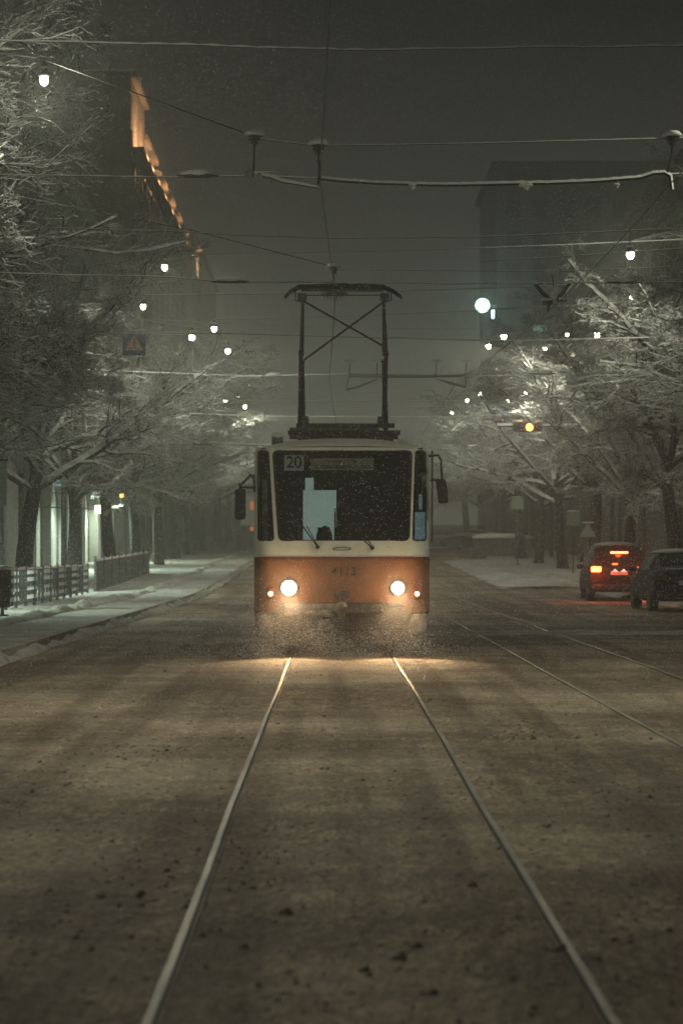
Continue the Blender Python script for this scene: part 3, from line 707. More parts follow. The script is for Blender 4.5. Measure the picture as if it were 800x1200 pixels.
for dx, m_ in ((-.38, 'black'), (0, 'amber_on'), (.38, 'black')):
    b = MB(); b.lathe([(.15, 0), (.13, -.03), (.02, -.05)], (dx if m_ == 'black' else dx + .05, -.145, 0), axis='y', sides=16); b.build('signal_lens', m_, root)
    b = MB(); b.lathe([(.17, 0), (.17, -.16), (.155, -.16), (.155, 0)], (dx if m_ == 'black' else dx + .05, -.145, 0), axis='y', sides=16); b.build('visor', 'steel', root)
b = MB(); b.blob((-.42, -.1, .24), (.5, .3, .16), seed=2, flat=True); b.blob((.42, -.1, .22), (.5, .3, .2), seed=4, flat=True); b.blob((62 * s - 1.0, 0, .28), (.5, .3, .25), seed=7, flat=True); b.build('snow_cap', 'twig_snow', root, smooth=True)
point_light('signal_light', (.05, -.5, 0), 25, (1, .45, .12), .12, root)
b = MB(); b.tube([(X(753, sy) - c.x, 0, gz(sy) - c.z), (X(753, sy) - c.x, 0, .3)], .1, 8); b.build('pole', 'steel', root)

# ------------------------------------------------------------------ fence, post and board at left edge
root = thing('striped_fence', 'low pedestrian fence of white-banded bars along the left pavement', 'fence', (-7.5, 52, .13))
m_posts = MB(); bars = MB(); rails = MB(); sn = MB()
y0, y1 = 53.2, 75.5
n = 0; y = y0
while y < y1:
    x = -7.5 - .020 * (y - y0)
    if n % 10 == 0: m_posts.box((x + 7.5, y - 52, .5), (.07, .07, 1.02))
    elif (n % 10) not in (4, 8): bars.box((x + 7.5, y - 52, .52), (.028, .028, .86))
    if n % 10 and (n // 10) % 2 == 0 or n % 10 in (1, 2):
        for zz in (.24, .46, .68, .86): sn.box((x + 7.5, y - 52, zz), (.042, .042, .10))
    y += .2; n += 1
for zz in (.12, .50, .92): rails.tube([(0, y0 - 52, zz), (-.020 * (y1 - y0), y1 - 52, zz)], .012, 6)
m_posts.build('post', 'steel', root)['kind'] = 'stuff'; bars.build('bars', 'steel', root)['kind'] = 'stuff'; rails.build('rails', 'steel', root); sn.build('white_bands', 'plate_white', root)['kind'] = 'stuff'
b = MB(); b.twig([Vector((-.02 * k, y0 - 52 + k, .93)) for k in range(0, 23)], [.02] * 23, .04); b.build('snow_cap', ['steel', 'twig_snow'], root)
root = thing('mesh_fence', 'dark mesh fence farther along the left pavement, past the striped one', 'fence', (-8.0, 78, .13))
b = MB(); b.add([(0, 0, 0), (-.1, 24, .3), (-.1, 24, 1.35), (0, 0, 1.05), (.03, 0, 0), (-.07, 24, .3), (-.07, 24, 1.35), (.03, 0, 1.05)], [(0, 1, 2, 3), (4, 7, 6, 5), (3, 2, 6, 7)]); b.build('mesh_panel', 'wall_dark', root)
for k in range(9): MB().box((.02 - .1 * k / 8, k * 3, .6 + .3 * k / 8), (.08, .08, 1.3)).build('post', 'steel', root)
b = MB(); b.twig([Vector((.015 - .1 * k / 24, k, 1.06 + .3 * k / 24)) for k in range(25)], [.03] * 25, .06); b.build('snow_cap', ['steel', 'twig_snow'], root)

Yb = 50
root = thing('notice_board', 'pale sign board on a dark post cut by the left picture edge', 'sign', (X(0, Yb), Yb, .13))
MB().box((-.08, 0, Z(566, Yb) - .13), (.48, .10, 1.0)).build('board', 'board', root)
MB().box((-.08, 0, Z(539, Yb) - .13), (.54, .13, .05)).build('frame', 'steel', root)
MB().tube([(-.15, 0, 0), (-.15, 0, 2.6)], .05, 8).build('post', 'steel', root)
root = thing('litter_bin', 'snow-topped dark litter bin on a foot at the left picture edge', 'litter bin', (X(3, 49), 49, .13))
MB().lathe([(.16, .18), (.19, .5), (.19, .98), (.17, .98)], sides=12).build('bin_body', 'rust', root)
MB().tube([(.0, 0, 0), (0, 0, .2)], .04, 8).build('stand', 'steel', root); MB().lathe([(.14, 0), (.14, .03)], sides=12).build('foot', 'steel', root)
b = MB(); b.blob((0, 0, 1.0), (.44, .44, .16), seed=5, flat=True); b.build('snow_cap', 'twig_snow', root, smooth=True)
for (px, py, Y, m_, lb, sz) in ((116, 597, 96, 'shop_cyan', 'small square white lit sign beside the third dark trunk', .3), (143, 581, 104, 'amber_on', 'small orange lamp hanging behind the left trees', .16)):
    root = thing('lit_sign' if m_ == 'shop_cyan' else 'wall_lantern', lb, 'lit sign' if m_ == 'shop_cyan' else 'lantern', P(px, py, Y))
    MB().box((0, 0, 0), (sz, .12, sz)).build('lit_face', 'lamp_on' if m_ == 'shop_cyan' else m_, root)
    MB().box((0, .09, 0), (sz + .08, .05, sz + .08)).build('frame', 'steel', root)
    MB().tube([(0, .1, 0), (-(P(px, py, Y).x + 12.9), .1, .1)][::-1] if False else [(0, .1, 0), (-13.0 - P(px, py, Y).x, .1, .15)], .03, 6).build('bracket', 'steel', root)

# ------------------------------------------------------------------ buildings
def facade_building(name, label, side, x, y0, y1, h, depth, wallm, storeys, bay, lit=(), ground=None, attic=None, skipwin=False):
    root = thing(name, label, 'building', (x, y0, gz(y0)))
    L = y1 - y0; g0 = gz(y0)
    s = -1 if side == 'L' else 1          # outward from the street
    b = MB(); b.box((s * depth / 2, L / 2, h / 2 - 1), (depth, L, h + 2)); b.build('wall', wallm, root)
    b = MB(); b.box((s * depth / 2 - s * .25, L / 2, h + .25), (depth + .5, L + .5, .5)); b.box((s * depth / 2 - s * .12, L / 2, h - 1.2), (depth + .24, L + .24, .25)); b.build('cornice', wallm, root)
    b = MB(); b.box((s * depth / 2, L / 2, h + .58), (depth + .3, L + .3, .16)); b.build('roof_snow', 'snow', root)
    nb = int(L / bay); z0 = 5.2; sh = (h - z0 - 1.6) / max(1, storeys)
    rnd = random.Random(int(y0))
    wd = []
    for f in range(storeys):
        for k in range(nb):
            cy = (k + .5) * L / nb; cz = z0 + sh * (f + .5)
            wd.append((cy, cz, (f, k) in lit))
    for cy, cz, l in wd:
        b = MB(); b.box((-s * .03, cy, cz), (.10, bay * .44, sh * .58)); b.box((-s * .09, cy, cz - sh * .32), (.28, bay * .52, .1)); w_ = b.build('window', 'wall_pale', root)
        b = MB(); b.box((-s * .10, cy - bay * .1, cz), (.05, bay * .17, sh * .5)); b.box((-s * .10, cy + bay * .1, cz), (.05, bay * .17, sh * .5)); b.build('pane', 'win_lit' if l else 'win_dark', w_)
    for cy in ([] if skipwin else [k * L / nb for k in range(0, nb + 1)]):
        b = MB(); b.box((-s * .11, max(.2, min(L - .2, cy)), z0 + (h - z0 - 1.5) / 2), (.20, .38, h - z0 - 1.5)); b.build('pilaster', wallm, root)
    return root
def arch_window(root, s, cy, z0, w_, h, m_, x=0.0):
    """tall arched opening, lit curtain inside"""
    pts = [(cy - w_ / 2, z0), (cy + w_ / 2, z0), (cy + w_ / 2, z0 + h - w_ / 2)]
    for k in range(1, 8):
        a = math.pi * k / 8; pts.append((cy + w_ / 2 * math.cos(a), z0 + h - w_ / 2 + w_ / 2 * math.sin(a)))
    pts.append((cy - w_ / 2, z0 + h - w_ / 2)); n = len(pts)
    b = MB(); b.add([(x - s * .07, y, z) for y, z in pts] + [(x - s * .02, y, z) for y, z in pts], [tuple(range(n)), tuple(range(2 * n - 1, n - 1, -1))] + [(i, (i + 1) % n, n + (i + 1) % n, n + i) for i in range(n)])
    win = b.build('shop_window', m_, root)
    fr = MB(); ring = [Vector((x - s * .10, y, z)) for y, z in pts] + [Vector((x - s * .10, *pts[0]))]
    fr.tube(ring, .07, 6, cap=False); fr.tube([(x - s * .10, cy, z0), (x - s * .10, cy, z0 + h)], .04, 6); fr.build('window_frame', 'steel', win)
near = facade_building('town_house', 'four-storey dark building behind the nearest left trees', 'L', -13.0, 30, 92, 17, 14, 'wall_dark', 3, 5.1)
for k in range(8): arch_window(near, -1, 4 + k * 7.6, .3, 3.0, 4.1, 'win_dark')
shop = facade_building('shop_building', 'building with tall pale lit arched shop windows behind the left fence', 'L', -13.05, 93, 158, 19, 14, 'wall_pale', 3, 5.4)
for k, (cy, m_) in enumerate(((8, 'shop_lit'), (14, 'shop_lit'), (19.5, 'shop_lit'), (28, 'shop_lit'), (35, 'shop_lit'), (43, 'shop_lit'), (51, 'win_dark'), (58, 'win_dark'))):
    arch_window(shop, -1, cy, .3, 4.0, 4.4, m_)
for cy in (4.8, 11, 17, 24, 31.5, 39, 47, 54.5):
    b = MB(); b.box((.24, cy, 2.5), (.45, .7, 5.0)); b.box((.28, cy, 4.9), (.6, .95, .3)); b.box((.28, cy, .3), (.6, .95, .6)); b.build('pillar', 'wall_pale', shop)
b = MB(); b.box((.55, 14, 4.75), (.25, 5.0, .9)); b.build('awning_sign', 'shop_cyan', shop)
point_light('shop_light', (1.6, 13, 3.9), 2300, (.80, 1, .86), .4, shop, 'SPOT', (0, 0, 0), R(158), .4)
point_light('shop_light', (1.6, 30, 3.9), 1900, (.84, 1, .80), .4, shop, 'SPOT', (0, 0, 0), R(158), .4)
point_light('shop_light', (1.6, -18, 3.6), 2900, (.80, 1, .88), .4, shop, 'SPOT', (0, 0, 0), R(158), .4)
point_light('shop_light', (1.6, -40, 3.6), 2600, (.80, 1, .86), .4, shop, 'SPOT', (0, 0, 0), R(158), .4)

# tall floodlit block: stepped roofline along the street
root = thing('tall_building', 'tall building at the upper left with its stepped top storeys floodlit orange', 'building', (-14.0, 161, gz(161)))
g0 = gz(161)
for (ya, yb, za, zb, xo) in ((0, 12, -2, 33.2, 0), (12, 24, -2, 31.0, -.2), (24, 62, -2, 30.2, .0), (62, 110, -2, 30.6, .5)):
    b = MB(); b.box((-8 + xo / 2, (ya + yb) / 2, (za + zb) / 2), (16 + xo, yb - ya - .02, zb - za)); b.build('wall', 'wall_tan', root)
    b = MB(); b.box((-7.9 + xo / 2, (ya + yb) / 2, zb + .2), (16.6 + xo, yb - ya - .02, .4)); b.build('cornice', 'wall_tan', root)
    b = MB(); b.box((-7.9 + xo / 2, (ya + yb) / 2, zb + .45), (16.2 + xo, yb - ya - .1, .1)); b.build('roof_snow', 'snow', root)
b = MB()
for k in range(34):
    for f in range(8):
        zc = 3.5 + f * 3.3
        if zc > 29: continue
        b = MB(); b.box((.06 + (.5 if k * 3.2 > 62 else 0), 2 + k * 3.2, zc), (.06, 1.5, 1.9)); 
        if f >= 3 and k < 24: b.build('window', 'win_dark', root)
for k in range(0, 36):
    if k % 2 == 0 and k < 26: MB().box((.05, .35 + k * 3.2, 15), (.12, .5, 29)).build('pilaster', 'wall_tan', root)
MB().box((.45, 30, 28.2), (.9, 60, .25)).build('ledge', 'wall_tan', root)
for yy, pw in ((4, 1100), (9, 1000), (15, 900), (22, 800), (30, 750), (39, 650), (48, 550), (58, 450), (72, 350)):
    point_light('flood_light', (1.9, yy, 28.9), pw, (1.0, .62, .36), .2, root, 'SPOT', (0, R(105), 0), R(150), .6)
far_l = facade_building('corner_building', 'faint dark block at the far end of the left side', 'L', -15, 274, 380, 26, 16, 'wall_dark', 6, 6.5)
# right side
facade_building('long_house', 'dark four-storey building behind the near right trees', 'R', 15.2, 40, 118, 18, 14, 'wall_dark', 4, 4.6)
facade_building('brick_house', 'lower dark building behind the far right trees', 'R', 15.3, 119, 190, 15, 14, 'wall_dark', 3, 5)
tw = thing('tower_block', 'very tall dark tower on the right, with a round white disc at its corner', 'building', (17.9, 250, gz(250)))
MB().box((11, 14, 19.5), (22, 28, 41)).build('wall', 'wall_dark', tw)
MB().box((11, 14, 40.4), (23, 29, .7)).build('cornice', 'wall_dark', tw)
for f in range(10):
    for k in range(7):
        wx = 1.8 + k * 2.9; wz = 5 + f * 3.4
        lit = (f, k) in ((4, 1), (4, 2), (5, 1), (4, 3), (5, 3))
        w_ = MB().box((wx, -.03, wz), (1.9, .1, 2.2)).build('window', 'wall_dark', tw)
        MB().box((wx, -.10, wz), (1.6, .05, 1.9)).build('pane', 'win_lit' if lit else 'win_dark', w_)
Yd = 246
root = thing('round_sign', 'round glowing white disc high on the right, left of the tower corner', 'lit sign', P(565, 358, Yd))
MB().lathe([(.72, -.1), (.78, 0), (.72, .1)], axis='y', sides=28).build('lit_disc', 'clock_on', root)
MB().lathe([(.82, .12), (.82, .3)], axis='y', sides=28).build('rim', 'steel', root)
MB().tube([(0, .3, 0), (2.2, .4, 0)], .1, 6).build('bracket', 'steel', root)
MB().box((1.1, -.1, -.9), (.34, .1, 1.0)).build('side_panel', 'clock_on', root)
MB().tube([(1.1, -.02, -.5), (1.1, .35, 0)], .06, 6).build('panel_bracket', 'steel', root)
point_light('disc_light', (0, -1.2, 0), 900, (.6, 1, .95), .6, root)

# ------------------------------------------------------------------ right-hand far things: low wall, far car, posts
Yw = 140
wl = thing('low_wall', 'low dark wall capped with snow where the right pavement fades', 'wall', (X(587, Yw), Yw, gz(Yw)))
MB().box((0, 0, .55), (3.4, 1.2, 1.3)).build('wall_body', 'wall_dark', wl)
b = MB(); b.blob((0, 0, 1.25), (3.9, 1.6, .6), seed=3, flat=True); b.build('snow_cap', 'twig_snow', wl, smooth=True)

def wheel(parent, x, y, r=.33, wd=.22):
    t = MB(); t.lathe([(r * .6, -wd / 2), (r * .94, -wd / 2), (r, -wd * .35), (r, wd * .35), (r * .94, wd / 2), (r * .6, wd / 2)], (x, y, r), axis='x', sides=22); o = t.build('wheel', 'rubber', parent, smooth=False)
    h = MB(); h.lathe([(r * .58, -wd * .42), (r * .5, -wd * .3), (r * .5, wd * .3), (r * .58, wd * .42)], (x, y, r), axis='x', sides=16)
    for k in range(5):
        a = k * 2 * math.pi / 5; h.tube([(x + (wd * .46) * (1 if x > 0 else -1), y, r), (x + (wd * .46) * (1 if x > 0 else -1), y + math.cos(a) * r * .58, r + math.sin(a) * r * .58)], .025, 5)
    h.build('rim', 'grime', o)
def make_car(label, cat_, loc, rz, paint, suv, brake=False, snowy=False, group=None):
    """y=0 is the rear bumper, the car points away (+y)"""
    root = thing('parked_car', label, cat_, loc, group, rz)
    if suv: st = [(0, .86, .45, .92, .98, .80), (.04, .90, .34, .98, 1.12, .82), (.12, .91, .30, 1.02, 1.50, .72), (.35, .92, .28, 1.04, 1.66, .70), (1.2, .93, .26, 1.03, 1.72, .70), (2.2, .93, .26, 1.0, 1.70, .70), (2.9, .93, .26, .99, 1.52, .72), (3.4, .92, .27, .98, 1.06, .80), (4.2, .90, .30, .90, .96, .74), (4.45, .82, .36, .76, .80, .66)]
    else: st = [(0, .80, .45, .86, .94, .72), (.06, .86, .32, .96, 1.03, .74), (.30, .89, .26, .98, 1.06, .74), (.55, .90, .25, .98, 1.14, .70), (1.15, .90, .24, .98, 1.42, .62), (1.8, .90, .24, .97, 1.47, .62), (2.6, .90, .24, .95, 1.42, .62), (3.3, .90, .25, .93, 1.02, .72), (4.1, .88, .28, .84, .88, .70), (4.4, .78, .36, .68, .72, .60)]
    vs = []; fs = []
    ringn = 0
    for (y, wv, zb, zw, zr, wr) in st:
        half = [(wv * .86, zb), (wv, zb + .12), (wv * 1.0, (zb + zw) / 2), (wv * .975, zw), ((wv + wr) / 2, (zw + zr) / 2 + .04 * (zr - zw)), (wr, zr - .05 * (zr - zw)), (wr * .82, zr + .02), (0, zr + .045)]
        ring = half + [(-x, z) for x, z in half[:-1][::-1]]
        ringn = len(ring); vs += [(x, y, z) for x, z in ring]
    for i in range(len(st) - 1):
        for k in range(ringn - 1):
            a = i * ringn + k; fs.append((a, a + 1, a + ringn + 1, a + ringn))
        a = i * ringn; fs.append((a + ringn - 1, a, a + ringn, a + 2 * ringn - 1))
    fs.append(tuple(range(ringn))); fs.append(tuple(range(len(st) * ringn - 1, (len(st) - 1) * ringn - 1, -1)))
    body = MB().add(vs, fs).build('body', paint, root, smooth=False)
    bv = body.modifiers.new('bevel', 'BEVEL'); bv.width = .03; bv.segments = 2; bv.limit_method = 'ANGLE'; bv.angle_limit = R(35)
    # glass
    def quad(name, q, m_, off): 
        q = [Vector(p) for p in q]; n = (q[1] - q[0]).cross(q[3] - q[0]).normalized() * off
        MB().add([p for p in q] + [p + n for p in q], [(4, 5, 6, 7), (3, 2, 1, 0), (0, 1, 5, 4), (1, 2, 6, 5), (2, 3, 7, 6), (3, 0, 4, 7)]).build(name, m_, root)
    if suv:
        quad('rear_window', [(-.70, .035, 1.13), (.70, .035, 1.13), (.60, .10, 1.49), (-.60, .10, 1.49)], 'car_glass', .03)
        for s in (-1, 1): MB().add([(s * .925, .4, 1.07), (s * .93, 2.8, 1.05), (s * .745, 2.6, 1.58), (s * .735, .5, 1.60)], [(0, 1, 2, 3)]).build('side_window', 'car_glass', root)
    else:
        quad('rear_window', [(-.66, .52, 1.14), (.66, .52, 1.14), (.56, 1.10, 1.43), (-.56, 1.10, 1.43)], 'car_glass', .04)
        for s in (-1, 1): MB().add([(s * .90, .85, 1.02), (s * .90, 3.0, 1.0), (s * .70, 2.5, 1.37), (s * .70, 1.2, 1.37)], [(0, 1, 2, 3)]).build('side_window', 'car_glass', root)
    for x in (-.80, .80):
        wheel(root, x, .78, .36 if suv else .32); wheel(root, x, 3.5, .36 if suv else .32)
    b = MB(); b.box((0, -.03, .42), (1.62, .16, .20)); bevel(b.build('bumper', 'rubber', root), .04)
    zt = .98 if suv else .86
    for s in (-1, 1):
        b = MB(); b.box((s * .70, -.02, zt), (.30, .10, .16)); bevel(b.build('tail_light', ('tail_hot' if s < 0 else 'tail_on') if brake else 'dark_red', root), .03)
        b = MB(); b.blob((s * 1.0, 2.75, 1.05), (.2, .14, .15), rough=.05); b.build('mirror', paint, root, smooth=True)
    if brake:
        MB().box((0, -.0, 1.49), (.52, .05, .05)).build('brake_light', 'tail_hot', root)
        MB().box((0.0, -.01, .86), (.52, .03, .11)).build('number_plate', 'plate_white', root)
        for x in (-.13, .13): MB().add([(x - .10, -.032, .90), (x + .10, -.032, .90), (x, -.032, 1.0)], [(0, 1, 2)]).build('plate_lamp', 'plate_lit', root)
        MB().box((-.13, -.03, 1.14), (.16, .02, .04)).build('wiper', 'tail_on', root)  # small bar glows by itself, built in the red tail-light material
        point_light('brake_glow', (-.70, -.35, zt), 38, (1, .10, .02), .1, root); point_light('brake_glow', (.70, -.35, zt), 20, (1, .10, .02), .1, root)
        point_light('brake_glow', (0, -.25, 1.55), 14, (1, .10, .02), .1, root)
    else:
        MB().box((0.0, -.02, .72), (.52, .03, .11)).build('number_plate', 'plate_white', root)
    if snowy:
        b = MB(); zr = 1.70 if suv else 1.46; ym = 1.5 if suv else 1.85
        b.blob((0, ym, zr + .02), (1.35, 2.2 if suv else 1.7, .22), seed=5, rough=.15, flat=True)
        if not suv: b.blob((0, .28, 1.04), (1.4, .5, .12), seed=8, flat=True)
        b.build('roof_snow', 'walk', root, smooth=True)
    return root
make_car('dark car with red brake lights glowing, stopped ahead of the black car', 'car', (X(725, 70), 70, 0), R(-2), 'car_red', True, brake=True, snowy=True, group='cars on the right side of the street')
make_car('black parked car with snowy roof, cut off by the right picture edge', 'car', (X(807, 57.5), 57.5, 0), R(1), 'car_dark', False, snowy=True, group='cars on the right side of the street')
fc = make_car('faint far car under thick snow behind the low wall on the right', 'car', (X(585, 165), 165, gz(165)), R(60), 'car_dark', False, snowy=True, group='cars on the right side of the street')
b = MB(); b.blob((-.3, -.05, .8), (.16, .1, .16)); b.build('head_light', 'lamp_on', fc)
b = MB(); b.blob((0, 2, 1.1), (2.1, 4.2, .8), seed=3, flat=True); b.build('snow_blanket', 'walk', fc, smooth=True)
for (px, pyb, pyt, Y, lb, nm) in ((606, 652, 590, 118, 'leaning small square sign on a thin post left of the thick trunk', 'sq'), (688, 668, 622, 96, 'small triangular sign on a thin post left of the braking car', 'tri'), (671, 660, 608, 102, 'pale square notice on a post behind the braking car', 'sq'), (560, 640, 575, 160, 'slim hazy post with a pale head beside the far snowy car', 'hd')):
    g0 = gz(Y) + .1; x = X(px, Y); top = Z(pyt, Y) - g0
    root = thing('sign_post', lb, 'sign', (x, Y, g0), 'small signs on the right pavement')
    MB().tube([(0, 0, 0), (0, 0, top)], .035, 8).build('post', 'steel', root)
    if nm == 'sq': b = MB(); b.box((0, -.05, top), (.6, .04, .6)); o = b.build('sign_face', 'board', root); 
    elif nm == 'tri': b = MB(); b.add([(-.35, -.05, top - .25), (.35, -.05, top - .25), (0, -.05, top + .35), (-.35, -.02, top - .25), (.35, -.02, top - .25), (0, -.02, top + .35)], [(0, 1, 2), (5, 4, 3), (0, 3, 4, 1), (1, 4, 5, 2), (2, 5, 3, 0)]); b.build('sign_face', 'board', root)
    else: MB().lathe([(.05, 0), (.2, .1), (.22, .45), (.05, .55)], (0, 0, top - .3), sides=10).build('lantern_head', 'board', root)
    b = MB(); b.blob((0, -.03, top + .33), (.62, .16, .1), seed=px, flat=True); b.build('snow_cap', 'twig_snow', root)
# white far fence right of tram
root = thing('far_railing', 'faint white railing across the street end just right of the tram', 'fence', (X(505, 175), 175, gz(175)))
b = MB()
for k in range(16): b.box((k * .22, 0, .5), (.05, .05, .9))
b.box((1.65, 0, .95), (3.5, .06, .08)); b.box((1.65, 0, .15), (3.5, .06, .06)); b.build('railing_bars', 'plate_white', root)
b = MB(); b.blob((1.65, 0, .05), (4, .8, .4), seed=2, flat=True); b.build('snow_cap', 'twig_snow', root, smooth=True)

# ------------------------------------------------------------------ THE TRAM
TY = 32.6
tram = thing('tram', 'old cream and orange tram number 4113 on route 20, headlights blazing', 'tram', (TX, TY, .02))
def Fy(x, z):
    t = min(.9995, max(0.0, (abs(x) - .98) / .272))
    return .035 * min(1, abs(x)) ** 2 + .30 * (1 - math.sqrt(1 - t * t)) + .095 * max(0.0, z - 1.4)
def rrect(pts, r, n=5):
    out_ = []; m_ = len(pts)
    for i in range(m_):
        p = Vector(pts[i]); a = (Vector(pts[i - 1]) - p).normalized(); c = (Vector(pts[(i + 1) % m_]) - p).normalized()
        for k in range(n + 1):
            t = k / n; out_.append((p + a * r * (1 - t) ** 2 + c * r * t ** 2) if True else p)
    return out_
def patch(outer, holes=(), off=0.0, grid=.06):
    """triangulated sheet over the nose of the tram, holes left open"""
    def dens(poly, st=.05):
        o_ = []
        for i in range(len(poly)):
            a = Vector(poly[i]); c = Vector(poly[(i + 1) % len(poly)]); n = max(1, int((c - a).length / st))
            for k in range(n): o_.append(a.lerp(c, k / n))
        return o_
    loops = [dens(outer)] + [dens(h) for h in holes]
    V = []; E = []
    for lp in loops:
        b0 = len(V); V += [Vector((p[0], p[1])) for p in lp]; E += [(b0 + i, b0 + (i + 1) % len(lp)) for i in range(len(lp))]
    def inside(p, poly):
        r_ = False; j = len(poly) - 1
        for i in range(len(poly)):
            if (poly[i][1] > p[1]) != (poly[j][1] > p[1]) and p[0] < (poly[j][0] - poly[i][0]) * (p[1] - poly[i][1]) / (poly[j][1] - poly[i][1]) + poly[i][0]: r_ = not r_
            j = i
        return r_
    x0 = min(p[0] for p in outer); x1 = max(p[0] for p in outer); z0 = min(p[1] for p in outer); z1 = max(p[1] for p in outer)
    x = x0 + grid / 2
    xs = []
    while x < x1: xs.append(x); x += grid if abs(x) < .95 else grid * .4
    z = z0 + grid / 2
    while z < z1:
        for x in xs:
            p = (x, z)
            if inside(p, loops[0]) and not any(inside(p, h) for h in loops[1:]): V.append(Vector(p))
        z += grid
    r_ = delaunay_2d_cdt(V, E, [], 0, 1e-5)
    vo, fo = r_[0], r_[2]; fs = []
    for f in fo:
        c = sum((vo[i] for i in f), Vector((0, 0))) / len(f)
        if inside(c, loops[0]) and not any(inside(c, h) for h in loops[1:]): fs.append(tuple(f))
    vs = [(v[0], Fy(v[0], v[1]) - off, v[1]) for v in vo]
    return MB().add(vs, fs)
def ringm(poly, wd, off, depth=.03):
    """a gasket round an opening"""
    n = len(poly); c = Vector((sum(p[0] for p in poly) / n, sum(p[1] for p in poly) / n)); b = MB(); vs = []
    for p in poly:
        v = (c - Vector(p)); v.normalize(); q = Vector(p) + v * wd; o_ = Vector(p) - v * wd * .35
        vs += [(o_[0], Fy(*o_) - off, o_[1]), (q[0], Fy(*q) - off, q[1]), (q[0], Fy(*q) + depth, q[1])]
    fs = []
    for i in range(n):
        j = (i + 1) % n
        fs += [(3 * i, 3 * j, 3 * j + 1, 3 * i + 1), (3 * i + 1, 3 * j + 1, 3 * j + 2, 3 * i + 2)]
    return b.add(vs, fs)
zo = -.02
mainw = rrect([(-.985, 2.90), (1.0, 2.90), (.955, 1.615), (-.895, 1.615)][::-1], .09)
leftw = rrect([(-1.205, 2.90), (-1.035, 2.90), (-.955, 1.615), (-1.195, 1.615)][::-1], .06)
rightw = rrect([(1.04, 2.90), (1.205, 2.90), (1.205, 1.615), (.995, 1.615)][::-1], .06)
top_out = [(-1.25, 1.385), (1.25, 1.385), (1.25, 2.70), (1.235, 2.88), (1.21, 2.945), (-1.21, 2.945), (-1.235, 2.88), (-1.25, 2.70)]
patch(top_out, [mainw, leftw, rightw]).build('front_panel', 'cream', tram, smooth=True)['label'] = 'cream upper front round the windows'
patch([(-1.25, 1.35), (1.25, 1.35), (1.25, 1.387), (-1.25, 1.387)], off=.012, grid=.03).build('trim_stripe', 'dark_red', tram, smooth=True)
patch([(-1.25, .60), (-.93, .60), (-.84, .74), (.84, .74), (.93, .60), (1.25, .60), (1.25, 1.352), (-1.25, 1.352)]).build('front_panel', 'orange', tram, smooth=True)['label'] = 'orange lower front with the number 4113'
for nm, wv in (('windscreen', mainw), ('corner_window', leftw), ('corner_window', rightw)):
    g = patch(wv, off=-.012).build(nm, 'glass', tram, smooth=True)
    ringm(wv, .022 if nm == 'windscreen' else .018, .006).build('gasket', 'rubber', g, smooth=False)
# body sides and rear
prof = [(1.24, .55), (1.25, .62), (1.25, 1.36), (1.25, 2.68), (1.235, 2.88), (1.21, 2.945)]
for s in (-1, 1):
    L = 14.2; y0 = .33
    def sheet(z0, z1, m_, nm):
        pr = [(x, z) for x, z in prof if z0 - 1e-6 <= z <= z1 + 1e-6]
        vs = []; fs = []
        for y in (y0, L):
            yo = (lambda z: Fy(1.2519, z) if y == y0 else L)
            for x, z in pr: vs.append((s * x, (Fy(1.25, z) + .0) if y == y0 else L, z))
        n = len(pr)
        for i in range(n - 1): fs.append((i, i + 1, n + i + 1, n + i))
        MB().add(vs, fs).build(nm, m_, tram)
    sheet(1.36, 2.945, 'cream', 'side_panel'); sheet(.55, 1.36, 'orange', 'side_panel')
    for k in range(6):
        ya = 1.0 + k * 2.2
        w_ = MB().box((s * 1.253, ya + .85, 2.15), (.02, 1.7, 1.05)).build('side_window', 'win_dark', tram)
        MB().box((s * 1.262, ya + .85, 2.42), (.012, 1.62, .03)).build('frame', 'steel', w_)
    for z_, y_ in ((2.12, .42), (1.79, .42)): 
        if s < 0: b = MB(); b.box((s * 1.285, y_, z_), (.05, .07, .12 if z_ > 2 else .06)); b.build('side_marker', 'side_marker', tram)
MB().box((0, 14.2, 1.7), (2.48, .05, 2.4)).build('rear_wall', 'orange', tram)
# roof
vs = []; fs = []; nx = 24; ys = [0, .03, .08, .16, .28, .45, .8, 2, 5, 9, 12, 13.8, 14.2]
for j, y in enumerate(ys):
    k = min(1, (.10 + .90 * math.sin(min(1, y / .6) * math.pi / 2)))
    if y > 13: k = .6
    for i in range(nx + 1):
        x = -1.225 + 2.45 * i / nx; yy = max(y + .02, 0) + Fy(x, 2.94) * max(0, 1 - y / 1.0)
        vs.append((x, yy - .035 * (1 if y < .1 else 0), 2.935 + (.03 + .135 * k) * (1 - abs(x / 1.225) ** 2.6) + (0 if j else -.02)))
for j in range(len(ys) - 1):
    for i in range(nx): a = j * (nx + 1) + i; fs.append((a, a + 1, a + nx + 2, a + nx + 1))
MB().add(vs, fs).build('roof', 'cream', tram, smooth=True)
b = MB(); b.box((0, 7.6, 3.12), (1.7, 11, .05)); b.build('roof_snow', 'twig_snow', tram)
b = MB()
for x in (-.62, -.5, .55, .66, .74): MB().lathe([(.02, 0), (.05, .02), (.03, .06), (.045, .08), (.02, .11)], (x, .9 + abs(x), 3.06 + .0), sides=8).build('roof_insulator', 'steel', tram)
MB().tube([(0, .2, 3.07), (0, .2, 3.17)], .012, 6).build('roof_pin', 'steel', tram); MB().box((-.93, .8, 3.06), (.16, .16, .12)).build('roof_box', 'steel', tram)
b = MB(); b.blob((-.93, .8, 3.14), (.2, .2, .1), seed=3); b.build('roof_snow', 'twig_snow', tram)
b = MB(); b.tube([(-1.22, .25, 2.97), (-1.6, .3, 3.0)], .012, 5)
